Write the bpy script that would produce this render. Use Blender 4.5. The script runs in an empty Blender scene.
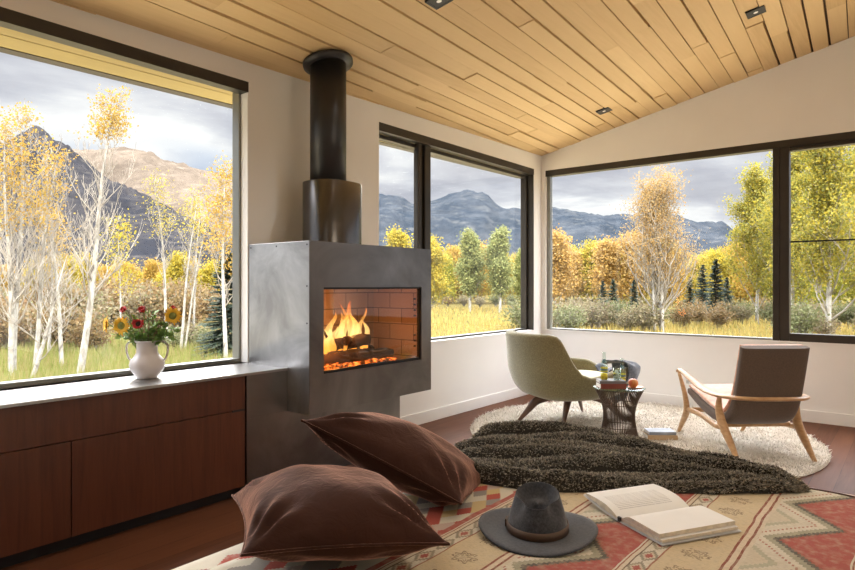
import bpy, math, random
from mathutils import Vector, Matrix, noise
R = math.radians
PI = math.pi
scn = bpy.context.scene
col = scn.collection

# ------------------------------------------------------------------ camera
CAM = Vector((0, 0, 1.2)); YAW = R(38.46); F = 617.5
cam_d = bpy.data.cameras.new('camera'); cam = bpy.data.objects.new('camera', cam_d); col.objects.link(cam)
cam.location = CAM; cam.rotation_euler = (R(90), 0, YAW)
cam_d.sensor_width = 36; cam_d.lens = F / 855 * 36; cam_d.shift_y = 1 / 855; cam_d.clip_end = 20000; cam_d.clip_start = .05
scn.camera = cam
vs = scn.view_settings
vs.view_transform = 'Standard'; vs.look = 'None'; vs.gamma = 1; vs.use_curve_mapping = False; vs.exposure = .25
CS, CC = math.cos(YAW), math.sin(YAW)

def bearing(b, depth, z=0.0):
    """world point 'depth' metres ahead of the viewpoint, at bearing b (427.5 = straight ahead)"""
    l = (b - 427.5) / F * depth
    return Vector((l * CS - depth * CC, l * CC + depth * CS, z))

# room measures
XW, YW = -3.386, 6.366
XR, YB = 3.0, -3.2
SILL = .705
GX, GY = .213, .0125
def ceil_z(x, y): return 2.687 + GX * (x - XW) + GY * (y - YW)

# ------------------------------------------------------------------ mesh helpers
class MB:
    def __init__(s): s.v = []; s.f = []; s.m = []; s.sm = []
    def add(s, vs_, fs, mi=0, smooth=False):
        o = len(s.v); s.v += [tuple(v) for v in vs_]
        s.f += [tuple(i + o for i in f) for f in fs]; s.m += [mi] * len(fs); s.sm += [smooth] * len(fs); return s
    def box(s, x0, x1, y0, y1, z0, z1, mi=0):
        v = [(x, y, z) for z in (z0, z1) for y in (y0, y1) for x in (x0, x1)]
        return s.add(v, [(0, 2, 3, 1), (4, 5, 7, 6), (0, 1, 5, 4), (2, 6, 7, 3), (0, 4, 6, 2), (1, 3, 7, 5)], mi)
    def hexa(s, v, mi=0):
        return s.add(v, [(0, 2, 3, 1), (4, 5, 7, 6), (0, 1, 5, 4), (2, 6, 7, 3), (0, 4, 6, 2), (1, 3, 7, 5)], mi)
    def tube(s, pts, rad, n=8, mi=0, cap=True, flat=None, smooth=True):
        """sweep; rad number/list; flat=list of (ra, rb, up) makes elliptical sections"""
        pts = [Vector(p) for p in pts]; N = len(pts)
        if not hasattr(rad, '__len__'): rad = [rad] * N
        V = []; prev = None
        for i, p in enumerate(pts):
            t = (pts[min(i + 1, N - 1)] - pts[max(i - 1, 0)]).normalized()
            if prev is None:
                up = Vector((0, 0, 1)) if abs(t.z) < .9 else Vector((1, 0, 0))
            else: up = prev
            a = t.cross(up)
            if a.length < 1e-6: a = t.cross(Vector((1, 0, 0)))
            a.normalize(); b = a.cross(t).normalized(); prev = b
            r = rad[i]; ra, rb = (r, r) if not isinstance(r, tuple) else r
            for k in range(n):
                q = 2 * PI * k / n
                V.append(p + a * math.cos(q) * ra + b * math.sin(q) * rb)
        Fc = [(i * n + k, i * n + (k + 1) % n, (i + 1) * n + (k + 1) % n, (i + 1) * n + k) for i in range(N - 1) for k in range(n)]
        if cap: Fc += [tuple(range(n - 1, -1, -1)), tuple((N - 1) * n + k for k in range(n))]
        return s.add(V, Fc, mi, smooth)
    def lathe(s, prof, c=(0, 0, 0), n=32, mi=0, smooth=True, capb=True, capt=True):
        V = [(c[0] + r * math.cos(2 * PI * k / n), c[1] + r * math.sin(2 * PI * k / n), c[2] + z) for r, z in prof for k in range(n)]
        N = len(prof)
        Fc = [(i * n + k, i * n + (k + 1) % n, (i + 1) * n + (k + 1) % n, (i + 1) * n + k) for i in range(N - 1) for k in range(n)]
        if capb: Fc.append(tuple(range(n - 1, -1, -1)))
        if capt: Fc.append(tuple((N - 1) * n + k for k in range(n)))
        return s.add(V, Fc, mi, smooth)
    def grid(s, fn, nu, nv, mi=0, smooth=True, closeu=False):
        V = [fn(i / (nu if closeu else nu - 1), j / (nv - 1)) for i in range(nu) for j in range(nv)]
        Fc = []
        for i in range(nu if closeu else nu - 1):
            i2 = (i + 1) % nu
            for j in range(nv - 1):
                Fc.append((i * nv + j, i2 * nv + j, i2 * nv + j + 1, i * nv + j + 1))
        return s.add(V, Fc, mi, smooth)
    def build(s, name, mat, parent=None, bevel=0, sub=0, seg=2, loc=None, rotz=0):
        me = bpy.data.meshes.new(name); me.from_pydata(s.v, [], s.f)
        mats = mat if isinstance(mat, (list, tuple)) else [mat]
        for m in mats: me.materials.append(m)
        me.polygons.foreach_set('material_index', s.m); me.polygons.foreach_set('use_smooth', s.sm)
        me.update()
        o = bpy.data.objects.new(name, me); col.objects.link(o)
        if parent is not None: o.parent = parent
        if loc is not None: o.location = loc; o.rotation_euler.z = rotz
        if bevel:
            b = o.modifiers.new('b', 'BEVEL'); b.width = bevel; b.segments = seg; b.limit_method = 'ANGLE'; b.angle_limit = R(40)
        if sub:
            b = o.modifiers.new('s', 'SUBSURF'); b.levels = sub; b.render_levels = sub
        return o

def empty(name, loc=(0, 0, 0), rz=0):
    o = bpy.data.objects.new(name, None); col.objects.link(o); o.location = loc; o.rotation_euler = (0, 0, rz); o.empty_display_size = .1
    return o
def tag(o, label, cat, group=None, kind=None):
    o['label'] = label; o['category'] = cat
    if group: o['group'] = group
    if kind: o['kind'] = kind
    return o
def struct(o, label=None):
    o['kind'] = 'structure'
    if label: o['label'] = label
    return o
def copy_tree(o, parent=None):
    c = o.copy(); col.objects.link(c); c.parent = parent
    for ch in [k for k in bpy.data.objects if k.parent == o]: copy_tree(ch, c)
    return c
def bez(pts, n=8):
    """Catmull-Rom through pts"""
    P = [Vector(p) for p in pts]; P = [P[0] * 2 - P[1]] + P + [P[-1] * 2 - P[-2]]; out = []
    for i in range(1, len(P) - 2):
        for k in range(n):
            t = k / n; a, b, c, d = P[i - 1:i + 3]
            out.append(.5 * ((2 * b) + (c - a) * t + (2 * a - 5 * b + 4 * c - d) * t * t + (3 * b - a - 3 * c + d) * t ** 3))
    out.append(P[-2]); return out
def lerp(a, b, t): return a + (b - a) * t
def interp(tab, x):
    if x <= tab[0][0]: return tab[0][1]
    for (a, va), (b, vb) in zip(tab, tab[1:]):
        if x <= b: return va + (vb - va) * (x - a) / (b - a)
    return tab[-1][1]
def sst(a, b, x):
    t = max(0, min(1, (x - a) / (b - a))); return t * t * (3 - 2 * t)

# ------------------------------------------------------------------ materials
class G:
    """tiny node-graph helper"""
    def __init__(s, name):
        s.mat = bpy.data.materials.new(name); s.mat.use_nodes = True; s.nt = s.mat.node_tree; s.n = s.nt.nodes; s.l = s.nt.links
        s.b = s.n['Principled BSDF']; s.out = s.n['Material Output']
    def node(s, t, **k):
        n = s.n.new(t)
        for a, v in k.items(): setattr(n, a, v)
        return n
    def put(s, sock, v):
        if isinstance(v, bpy.types.NodeSocket): s.l.new(v, sock)
        elif v is not None:
            if hasattr(v, '__len__') and len(v) == 3 and sock.type == 'RGBA': v = (*v, 1)
            sock.default_value = v
    def math(s, op, a, b=None, c=None, clamp=False):
        n = s.node('ShaderNodeMath', operation=op, use_clamp=clamp); s.put(n.inputs[0], a)
        if b is not None: s.put(n.inputs[1], b)
        if c is not None: s.put(n.inputs[2], c)
        return n.outputs[0]
    def mix(s, f, a, b):
        n = s.node('ShaderNodeMix', data_type='RGBA'); s.put(n.inputs[0], f); s.put(n.inputs[6], a); s.put(n.inputs[7], b); return n.outputs[2]
    def coord(s, kind='Object', scale=(1, 1, 1), rot=(0, 0, 0), loc=(0, 0, 0)):
        t = s.node('ShaderNodeTexCoord'); m = s.node('ShaderNodeMapping'); s.l.new(t.outputs[kind], m.inputs[0])
        m.inputs['Scale'].default_value = scale; m.inputs['Rotation'].default_value = rot; m.inputs['Location'].default_value = loc
        return m.outputs[0]
    def noise(s, vec, scale=5, detail=4, rough=.5, dist=0):
        n = s.node('ShaderNodeTexNoise'); s.put(n.inputs['Vector'], vec); n.inputs['Scale'].default_value = scale
        n.inputs['Detail'].default_value = detail; n.inputs['Roughness'].default_value = rough; n.inputs['Distortion'].default_value = dist
        return n.outputs[0]
    def ramp(s, f, stops, interp='LINEAR'):
        n = s.node('ShaderNodeValToRGB'); s.put(n.inputs[0], f); cr = n.color_ramp; cr.interpolation = interp
        while len(cr.elements) < len(stops): cr.elements.new(.5)
        for e, (p, c) in zip(cr.elements, stops): e.position = p; e.color = (*c, 1) if len(c) == 3 else c
        return n.outputs[0]
    def bump(s, h, strength=.3, dist=.01):
        n = s.node('ShaderNodeBump'); s.put(n.inputs['Height'], h); n.inputs['Strength'].default_value = strength; n.inputs['Distance'].default_value = dist
        s.l.new(n.outputs[0], s.b.inputs['Normal']); return n
    def island(s): return s.node('ShaderNodeNewGeometry').outputs['Random Per Island']
    def set(s, **k):
        for a, v in k.items(): s.put(s.b.inputs[a.replace('_', ' ')], v)
        return s.mat

def plain(name, c, rough=.6, metal=0, spec=.5, noise_amt=.06, nscale=8, bump=0, bscale=80, **k):
    g = G(name); co = g.coord()
    n = g.noise(co, nscale, 4)
    c0 = tuple(max(0, x * (1 - noise_amt)) for x in c); c1 = tuple(min(1, x * (1 + noise_amt)) for x in c)
    g.set(Base_Color=g.ramp(n, [(.3, c0), (.7, c1)]), Roughness=rough, Metallic=metal)
    g.b.inputs['Specular IOR Level'].default_value = spec
    if bump: g.bump(g.noise(co, bscale, 3), bump, .004)
    for a, v in k.items(): g.put(g.b.inputs[a.replace('_', ' ')], v)
    return g.mat

M = {}
M['wall'] = plain('wall_plaster', (.83, .81, .785), .85, noise_amt=.015, nscale=3)
M['base'] = plain('baseboard_paint', (.84, .82, .79), .5, noise_amt=.01)
M['bronze'] = plain('bronze_frame', (.045, .038, .030), .42, .4, noise_amt=.1)
M['outer_frame'] = plain('weathered_bronze', (.26, .26, .235), .35, .6)
M['black'] = plain('black_metal', (.012, .012, .013), .45, .3)
M['flue'] = plain('matte_black_steel', (.045, .044, .045), .38, .6, noise_amt=.15, nscale=3)
M['kick'] = plain('toe_kick_black', (.012, .012, .014), .5)

# ceiling boards
g = G('cedar_boards'); co = g.coord(scale=(22, 1.2, 22), rot=(0, 0, -R(3.36)))
n1 = g.noise(co, 2.5, 6, .6, .3); isl = g.island()
c = g.mix(isl, (.58, .385, .18), (.74, .535, .275))
c = g.mix(g.ramp(n1, [(.35, (0, 0, 0)), (.75, (1, 1, 1))]), c, (.68, .475, .24))
M['boards'] = g.set(Base_Color=c, Roughness=.6)
M['board_gap'] = plain('board_backing', (.10, .06, .035), .9)
# floor
g = G('walnut_floor'); co = g.coord(rot=(0, 0, R(90)))
br = g.node('ShaderNodeTexBrick'); g.l.new(co, br.inputs['Vector']); br.offset = .37
br.inputs['Scale'].default_value = 1; br.inputs['Brick Width'].default_value = 2.1; br.inputs['Row Height'].default_value = .13
br.inputs['Mortar Size'].default_value = .0012; br.inputs['Color1'].default_value = (.13, .050, .026, 1); br.inputs['Color2'].default_value = (.085, .032, .017, 1); br.inputs['Mortar'].default_value = (.02, .01, .006, 1)
co2 = g.coord(scale=(16, 1, 1)); gr = g.noise(co2, 3, 6, .6, .5)
c = g.mix(g.ramp(gr, [(.35, (0, 0, 0)), (.75, (.6, .6, .6))]), br.outputs[0], (.17, .068, .034))
M['floor'] = g.set(Base_Color=c, Roughness=.5); g.b.inputs['Specular IOR Level'].default_value = .12
# cabinet wood
g = G('mahogany_veneer'); co = g.coord(scale=(1, 14, 1)); gr = g.noise(co, 2.2, 7, .65, .6)
big = g.noise(g.coord(), 1.3, 3)
c = g.ramp(gr, [(.3, (.070, .020, .009)), (.55, (.125, .038, .017)), (.8, (.17, .055, .026))])
c = g.mix(g.math('MULTIPLY', big, .5), c, (.08, .028, .015))
M['cab'] = g.set(Base_Color=c, Roughness=.36)
# steels
def steel(name, c0, c1, r0, r1, metal=1.0, sc=1.6):
    g = G(name); co = g.coord(); n = g.noise(co, sc, 6, .6, .8); n2 = g.noise(co, sc * 2.3, 5, .7, 1.5)
    g.set(Base_Color=g.ramp(n, [(.35, c0), (.65, c1)]), Metallic=metal)
    g.put(g.b.inputs['Roughness'], g.math('ADD', g.math('MULTIPLY', n2, r1 - r0), r0))
    return g.mat
M['steel'] = steel('blackened_steel', (.14, .13, .124), (.25, .236, .226), .24, .40)
M['steel_lit'] = steel('window_lit_steel', (.34, .33, .325), (.58, .57, .56), .26, .42, sc=2.6)  # lit copy of the steel: window light put into the paler colour
M['steel_counter'] = steel('blued_steel_top', (.34, .33, .33), (.48, .465, .46), .22, .40)
M['sleeve'] = steel('brushed_dark_steel', (.13, .122, .118), (.17, .16, .155), .20, .27)
# brick
g = G('firebrick'); tcb = g.node('ShaderNodeTexCoord'); sb = g.node('ShaderNodeSeparateXYZ'); g.l.new(tcb.outputs['Object'], sb.inputs[0]); cbb = g.node('ShaderNodeCombineXYZ'); g.l.new(g.math('ADD', sb.outputs[0], sb.outputs[1]), cbb.inputs[0]); g.l.new(sb.outputs[2], cbb.inputs[1]); co = cbb.outputs[0]
br = g.node('ShaderNodeTexBrick'); g.l.new(co, br.inputs['Vector']); br.inputs['Scale'].default_value = 1
br.inputs['Brick Width'].default_value = .23; br.inputs['Row Height'].default_value = .115; br.inputs['Mortar Size'].default_value = .003
br.inputs['Color1'].default_value = (.42, .27, .16, 1); br.inputs['Color2'].default_value = (.34, .20, .12, 1); br.inputs['Mortar'].default_value = (.10, .06, .04, 1)
M['brick'] = g.set(Base_Color=br.outputs[0], Roughness=.85)
g = G('charred_bark'); co = g.coord(scale=(1, 6, 1)); n = g.noise(co, 14, 6, .7)
M['log'] = g.set(Base_Color=g.ramp(n, [(.35, (.008, .005, .004)), (.7, (.07, .035, .02))]), Roughness=.9); g.bump(n, .8, .01)
g = G('ember_glow'); n = g.noise(g.coord(), 26, 3)
M['ember'] = g.set(Base_Color=(.05, .02, .01), Emission_Color=g.ramp(n, [(.46, (.03, .004, 0)), (.60, (.9, .16, .02)), (.75, (1, .45, .10))]), Emission_Strength=2.2)
# flame
g = G('flame'); t = g.node('ShaderNodeTexCoord'); sx = g.node('ShaderNodeSeparateXYZ'); g.l.new(t.outputs['Object'], sx.inputs[0])
zz = g.math('MULTIPLY', sx.outputs[2], 3.6, clamp=True)
n = g.noise(g.coord(scale=(30, 30, 5)), 1.5, 4, .55, .8)
em = g.node('ShaderNodeEmission'); g.l.new(g.ramp(zz, [(0, (1, .36, .05)), (.3, (1, .62, .22)), (.65, (1, .42, .08)), (1, (1, .16, .02))]), em.inputs[0])
em.inputs[1].default_value = 2.2
tr = g.node('ShaderNodeBsdfTransparent'); mx = g.node('ShaderNodeMixShader')
al = g.math('SUBTRACT', g.math('ADD', g.math('MULTIPLY', n, 1.9), -.32), g.math('MULTIPLY', g.math('POWER', zz, 2.0), .45), clamp=True)
g.l.new(g.math('MULTIPLY', al, .62), mx.inputs[0]); g.l.new(tr.outputs[0], mx.inputs[1]); g.l.new(em.outputs[0], mx.inputs[2]); g.l.new(mx.outputs[0], g.out.inputs[0])
M['flame'] = g.mat
# window glass
def glass_mat(name, tint=(1, 1, 1), refl=1.0, rough=.0):
    g = G(name); tr = g.node('ShaderNodeBsdfTransparent'); tr.inputs[0].default_value = (*tint, 1)
    gl = g.node('ShaderNodeBsdfGlossy'); gl.inputs['Roughness'].default_value = rough
    fr = g.node('ShaderNodeFresnel'); gb = g.node('ShaderNodeNewGeometry'); g.l.new(g.math('ADD', g.math('MULTIPLY', gb.outputs['Backfacing'], 1 / 1.45 - 1.45), 1.45), fr.inputs[0]); mx = g.node('ShaderNodeMixShader')
    g.l.new(g.math('MULTIPLY', fr.outputs[0], refl), mx.inputs[0]); g.l.new(tr.outputs[0], mx.inputs[1]); g.l.new(gl.outputs[0], mx.inputs[2]); g.l.new(mx.outputs[0], g.out.inputs[0])
    return g.mat
M['pane'] = glass_mat('window_glass', (.97, .98, .97), .55)
M['fire_glass'] = glass_mat('fire_glass', (.93, .92, .88), 1.1)
M['bottle_glass'] = glass_mat('bottle_glass', (.86, .93, .90), 1.6, .02)
M['table_glass'] = glass_mat('table_glass', (.72, .86, .82), 1.8)

# ------------------------------------------------------------------ world: clouded mountain sky
w = bpy.data.worlds.new('sky'); scn.world = w; w.use_nodes = True; nt = w.node_tree; L = nt.links
class WG(G):
    def __init__(s, nt): s.nt = nt; s.n = nt.nodes; s.l = nt.links
g = WG(nt); bg = g.n['Background']
tc = g.node('ShaderNodeTexCoord'); sp = g.node('ShaderNodeSeparateXYZ'); L.new(tc.outputs['Generated'], sp.inputs[0])
zc = g.math('ADD', g.math('MAXIMUM', sp.outputs[2], 0), .13)
cb = g.node('ShaderNodeCombineXYZ'); L.new(g.math('DIVIDE', sp.outputs[0], zc), cb.inputs[0]); L.new(g.math('DIVIDE', sp.outputs[1], zc), cb.inputs[1]); L.new(g.math('MULTIPLY', sp.outputs[2], 3.5), cb.inputs[2])
n1 = g.noise(cb.outputs[0], .62, 9, .56, .35); n2 = g.noise(cb.outputs[0], 1.7, 7, .55, .2); n3 = g.noise(cb.outputs[0], .33, 3, .5)
cl = g.ramp(n1, [(.36, (.36, .37, .45)), (.45, (.48, .49, .57)), (.52, (.68, .69, .75)), (.58, (.95, .95, .96))])
cl = g.mix(g.ramp(n2, [(.40, (0, 0, 0)), (.65, (.5, .5, .5))]), cl, (.74, .745, .79))
blue = g.mix(g.ramp(sp.outputs[2], [(0, (0, 0, 0)), (.4, (1, 1, 1))]), (.40, .53, .74), (.24, .38, .66))
msk = g.ramp(n3, [(.60, (0, 0, 0)), (.66, (1, 1, 1))])
c = g.mix(msk, cl, blue)
lift = g.ramp(sp.outputs[2], [(.33, (1, 1, 1)), (.46, (14, 13.9, 13.5))])  # unseen upper sky raised well above the visible part to light the room
mm = g.node('ShaderNodeMix', data_type='RGBA', blend_type='MULTIPLY'); mm.inputs[0].default_value = 1; L.new(c, mm.inputs[6]); L.new(lift, mm.inputs[7])
L.new(mm.outputs[2], bg.inputs[0]); bg.inputs[1].default_value = 1.0

def light(name, kind, loc, energy, color=(1, 1, 1), size=1, rot=None, to=None, sizey=None, angle=None):
    d = bpy.data.lights.new(name, kind); d.energy = energy; d.color = color
    if kind == 'AREA':
        d.size = size
        if sizey: d.shape = 'RECTANGLE'; d.size_y = sizey
    if kind in ('POINT', 'SPOT'): d.shadow_soft_size = size
    if angle is not None: d.angle = angle
    o = bpy.data.objects.new(name, d); col.objects.link(o); o.location = loc
    if to is not None: o.rotation_euler = (Vector(to) - Vector(loc)).to_track_quat('-Z', 'Y').to_euler()
    return o
light('sun', 'SUN', (10, -10, 20), 4.4, (1, .90, .74), to=(10 - 1.0, -10 + .55, 20 - .95), angle=R(1.5))
light('window_fill_sun', 'SUN', (-10, 12, 14), 4.0, (1, .97, .92), to=(-10 + .62, 12 - .62, 14 - .56), angle=R(50))  # soft second sun added to push window light onto bed and rug
for q_ in ((-2.379, 5.742), (-.925, 5.01), (-2.225, 2.911), (-.75, 2.3), (-2.2, .3), (.5, 4.2), (.6, 1.2)):  # spots without a fixture are unseen, added to brighten bed and floor
    l_ = light('downlight_or_fill_spot', 'SPOT', (q_[0], q_[1], ceil_z(*q_) - .03), 30, (1, .93, .85), .05, rot=None); l_.data.spot_size = R(125); l_.data.spot_blend = .9
light('fill_rear', 'AREA', (1.2, -2.6, 2.4), 3.5, (1, .93, .85), 3.0, to=(-2.0, 6, 1.6), sizey=1.2)  # unseen area fill added behind the viewpoint
light('fill_side', 'AREA', (2.7, 2.6, 2.0), 6, (1, .92, .82), 3.4, to=(-1.5, 4.2, 2.4), sizey=1.2)  # unseen area fill added to the right of the view
light('fill_ceiling', 'AREA', (1.9, 2.4, 1.2), 22, (1, .86, .66), 2.0, to=(-1.8, 5.6, 2.7))  # unseen area fill added to brighten and warm the ceiling

# ------------------------------------------------------------------ room shell
def wall_block(mb, axis, a0, a1, z0, z1, out0, out1, top=False):
    """axis 'L': wall at x=XW running along y; 'B': wall at y=YW along x"""
    def P(a, o, z):
        x, y = (o, a) if axis in 'LR' else (a, o)
        if z is None: z = ceil_z(x, y) + .005
        return (x, y, z)
    v = [P(a, o, z) for z in (z0, z1) for o in (out0, out1) for a in (a0, a1)]
    mb.hexa(v)
TH = .17
mb = MB()
wall_block(mb, 'L', YB, YW + TH, -.05, SILL, XW - TH, XW)
wall_block(mb, 'L', YB, -1.6, SILL, None, XW - TH, XW)
wall_block(mb, 'L', 2.404, 3.637, SILL, None, XW - TH, XW)
wall_block(mb, 'L', 6.19, YW + TH, SILL, None, XW - TH, XW)
wall_block(mb, 'L', -1.6, 2.404, 2.517, None, XW - .085, XW)
wall_block(mb, 'L', 3.637, 6.19, 2.517, None, XW - .085, XW)
struct(mb.build('wall_left', M['wall']))
mb = MB()
wall_block(mb, 'B', XW, XR + TH, -.05, SILL, YW, YW + TH)
wall_block(mb, 'B', XW, -3.334, SILL, None, YW, YW + TH)
wall_block(mb, 'B', 1.4, XR + TH, SILL, None, YW, YW + TH)
wall_block(mb, 'B', -3.334, 1.4, 2.517, None, YW, YW + TH)
struct(mb.build('wall_back', M['wall']))
mb = MB(); wall_block(mb, 'R', YB, YW + TH, -.05, None, XR, XR + TH); struct(mb.build('wall_right', M['wall']))
mb = MB(); wall_block(mb, 'B', XW - TH, XR + TH, -.05, None, YB - TH, YB); struct(mb.build('wall_front', M['wall']))
struct(MB().box(XW, XR, YB, YW, -.05, 0).build('floor', M['floor']))
# baseboards
mb = MB().box(XW, XW + .012, 3.44, YW, 0, .105); struct(mb.build('baseboard_left', M['base'], bevel=.003))
mb = MB().box(XW, XR, YW - .012, YW, 0, .105); struct(mb.build('baseboard_back', M['base'], bevel=.003))

# ceiling: boards with stepped butt joints; carries on outside as the eave
rng = random.Random(5)
A = R(3.36); pd = Vector((-math.sin(A), math.cos(A), 0)); qd = Vector((math.cos(A), math.sin(A), 0)); org = Vector((XW, YW, 0))
mb = MB(); eave = MB(); W = .128; k0 = int(-0.9 / W) - 1; X_E, Y_E = -3.93, 6.80
def clipped_board(q0, q1, p0, p1, dz, th):
    # corners in plan
    c4 = [org + qd * q0 + pd * p0, org + qd * q1 + pd * p0, org + qd * q0 + pd * p1, org + qd * q1 + pd * p1]
    poly = [c4[0], c4[1], c4[3], c4[2]]; out = []; xm = XW - .06
    for a_, b_ in zip(poly, poly[1:] + poly[:1]):          # trim the board where it meets the left wall
        if a_.x >= xm: out.append(a_)
        if (a_.x >= xm) != (b_.x >= xm): out.append(a_.lerp(b_, (xm - a_.x) / (b_.x - a_.x)))
    if len(out) < 3: return
    k_ = len(out); lo = [(c.x, c.y, ceil_z(c.x, c.y) + dz) for c in out]; hi = [(a, b, z + th) for a, b, z in lo]
    mb.add(lo + hi, [tuple(range(k_ - 1, -1, -1)), tuple(range(k_, 2 * k_))] + [(m_, (m_ + 1) % k_, k_ + (m_ + 1) % k_, k_ + m_) for m_ in range(k_)])
for e_ in range(5):                                          # boards of the eave outside, parallel to the wall
    x0 = X_E + e_ * .122; x1 = min(x0 + .116, XW - .062)
    for y0, y1 in ((YB, 0.4), (.403, 3.3), (3.303, Y_E)):
        if x1 > x0: eave.hexa([(x, y, ceil_z(x, y) + .004 + d_) for d_ in (0, .03) for y in (y0, y1) for x in (x0, x1)])
q = -.54
while q < 6.7:
    q1 = q + W
    pmax = Y_E - YW; p = pmax
    plen = rng.uniform(.25, 2.2)
    while p > YB - YW - .1:
        pn = max(p - plen, YB - YW - .12)
        dz = rng.choice([0, .002, .005, .008, .011])
        sh = rng.choice([0, 0, .016, -.014])
        clipped_board(q + .0036, q1 - .0036 - (.010 if sh > 0 else 0), pn + .0012, p, dz, .036 - dz)
        p = pn; plen = rng.uniform(1.2, 3.0)
    q = q1
struct(mb.build('ceiling', M['boards']))
g = G('bounce_lit_cedar'); n = g.noise(g.coord(scale=(22, 1.2, 22)), 2.5, 6, .6, .3)
M['eave'] = g.set(Base_Color=g.mix(g.island(), g.ramp(n, [(.3, (.27, .19, .05)), (.7, (.36, .26, .075))]), (.40, .30, .09)), Roughness=.5)  # cedar stain with yellow sunlit ground bounce put into its colour
struct(eave.build('trim_3', M['eave']))
def roof_v(x, y, dz): return (x, y, ceil_z(x, y) + dz)
mb = MB(); xa, xb, ya, yb = X_E - .01, XR + TH, YB - TH, Y_E + .02
mb.hexa([roof_v(xa, ya, .036), roof_v(xb, ya, .036), roof_v(xa, yb, .036), roof_v(xb, yb, .036), roof_v(xa, ya, .30), roof_v(xb, ya, .30), roof_v(xa, yb, .30), roof_v(xb, yb, .30)])
struct(mb.build('roof', M['board_gap']))
mb = MB(); mb.hexa([roof_v(xa - .05, ya, .004), roof_v(xa, ya, .004), roof_v(xa - .05, yb, .004), roof_v(xa, yb, .004), roof_v(xa - .05, ya, .3), roof_v(xa, ya, .3), roof_v(xa - .05, yb, .3), roof_v(xa, yb, .3)])
mb.hexa([roof_v(xa - .05, yb, .004), roof_v(xb, yb, .004), roof_v(xa - .05, yb + .05, .004), roof_v(xb, yb + .05, .004), roof_v(xa - .05, yb, .3), roof_v(xb, yb, .3), roof_v(xa - .05, yb + .05, .3), roof_v(xb, yb + .05, .3)])
struct(mb.build('trim_1', M['bronze']))

# ------------------------------------------------------------------ windows
HB = 2.45
def win_root(name, loc): o = empty(name, loc); struct(o); return o
xo, xi = XW - .15, XW - .075
# window_1
r = win_root('window_1', (0, 0, 0))
MB().box(-3.462, XW + .001, -1.6, 2.404, HB, 2.517).build('window_header', M['bronze'], r)
mb = MB().box(xo, xi, 2.384, 2.404, SILL, 2.56).box(xo, xi, -1.6, -1.53, SILL, HB).box(xo, xi, -1.53, 2.384, SILL, SILL + .024)
mb.build('window_frame', M['outer_frame'], r, bevel=.004)
MB().box(xo - .004, xo + .01, -1.53, 2.384, SILL + .024, 2.54).build('window_pane', M['pane'], r)
MB().box(xi + .001, XW - .0005, 2.3985, 2.4042, SILL, HB).build('window_reveal', M['base'], r)
# window_2
r = win_root('window_2', (0, 0, 0))
MB().box(-3.462, XW + .001, 3.637, 6.19, HB, 2.517).build('window_header', M['bronze'], r)
MB().box(xo, xi, 3.637, 3.70, SILL, HB).box(xo, xi, 6.15, 6.19, SILL, HB).box(xi, XW - .002, 6.180, 6.1895, SILL, HB).box(xo, xi, 3.70, 6.15, SILL, SILL + .018).box(xo, xi, 3.70, 6.15, HB - .035, HB).build('window_frame', M['bronze'], r, bevel=.004)
MB().box(xo, xi, 4.25, 4.335, SILL, HB).box(xi, xi + .04, 4.175, 4.225, SILL, HB).box(xi, xi + .02, 4.225, 4.265, SILL, HB).box(xi, xi + .045, 4.265, 4.35, SILL, HB).build('mullion', M['bronze'], r, bevel=.006)
MB().box(xo + .02, xo + .03, 3.70, 4.25, SILL + .018, HB - .035).build('window_pane', M['pane'], r)
MB().box(xo + .02, xo + .03, 4.33, 6.15, SILL + .018, HB - .035).build('window_pane', M['pane'], r)
# window_3 (back wall)
r = win_root('window_3', (0, 0, 0))
yi, yo = YW + .005, YW + .09
MB().box(-3.334, 1.4, YW - .001, yo, HB, 2.517).build('window_header', M['bronze'], r)
MB().box(-3.334, -3.293, yi + .03, yo, SILL, HB).box(-3.293, -1.035, yi, yo, SILL, SILL + .018).box(1.33, 1.4, yi, yo, SILL, HB).build('window_frame', M['outer_frame'], r, bevel=.003)
MB().box(-1.037, -.985, YW - .012, yo, SILL, HB).box(-.985, -.905, YW - .004, yo, SILL, HB).build('mullion', M['bronze'], r, bevel=.005)
MB().box(-.905, 1.33, YW - .004, yo, SILL, SILL + .07).box(-.905, 1.33, YW + .01, yo, HB - .035, HB).build('sash', M['bronze'], r, bevel=.004)
MB().box(-.905, 1.33, yo - .03, yo - .015, 1.592, 1.606).build('sash_bar', M['black'], r)
MB().box(-3.293, -1.035, yo - .03, yo - .02, SILL + .018, HB).build('window_pane', M['pane'], r)
MB().box(-.905, 1.33, yo - .01, yo - .0, SILL + .07, HB - .035).build('window_pane', M['pane'], r)
# window sill board (painted) on the lower back wall
struct(MB().box(-3.38, 1.4, YW - .006, YW + .002, SILL - .012, SILL).build('trim_2', M['base']))

# ------------------------------------------------------------------ recessed ceiling lights
def recessed(px, py, label):
    o = empty('recessed_light', (px, py, ceil_z(px, py)))
    o.rotation_euler = (math.atan(GY), -math.atan(GX), A)
    tag(o, label, 'ceiling light', 'recessed ceiling lights')
    s = .062
    MB().box(-s, s, -s, -s + .014, -.004, .03).box(-s, s, s - .014, s, -.004, .03).box(-s, -s + .014, -s, s, -.004, .03).box(s - .014, s, -s, s, -.004, .03).build('trim_frame', M['black'], o)
    bf = MB().box(-s + .014, s - .014, -s + .014, s - .014, -.0025, .02).build('baffle', M['kick'], o)
    MB().lathe([(.001, -.0055), (.012, -.005), (.016, -.0028)], n=16, capb=False, capt=False).build('bulb_lens', M['lens'], bf)
g = G('lamp_lens'); M['lens'] = g.set(Base_Color=(.7, .7, .68), Roughness=.15, Emission_Color=(1, .9, .75), Emission_Strength=.25)
recessed(-2.379, 5.742, 'small square black downlight in the ceiling near the window corner')
recessed(-.925, 5.01, 'small square black downlight in the ceiling above the right wall, nearest the photo top right')
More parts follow.
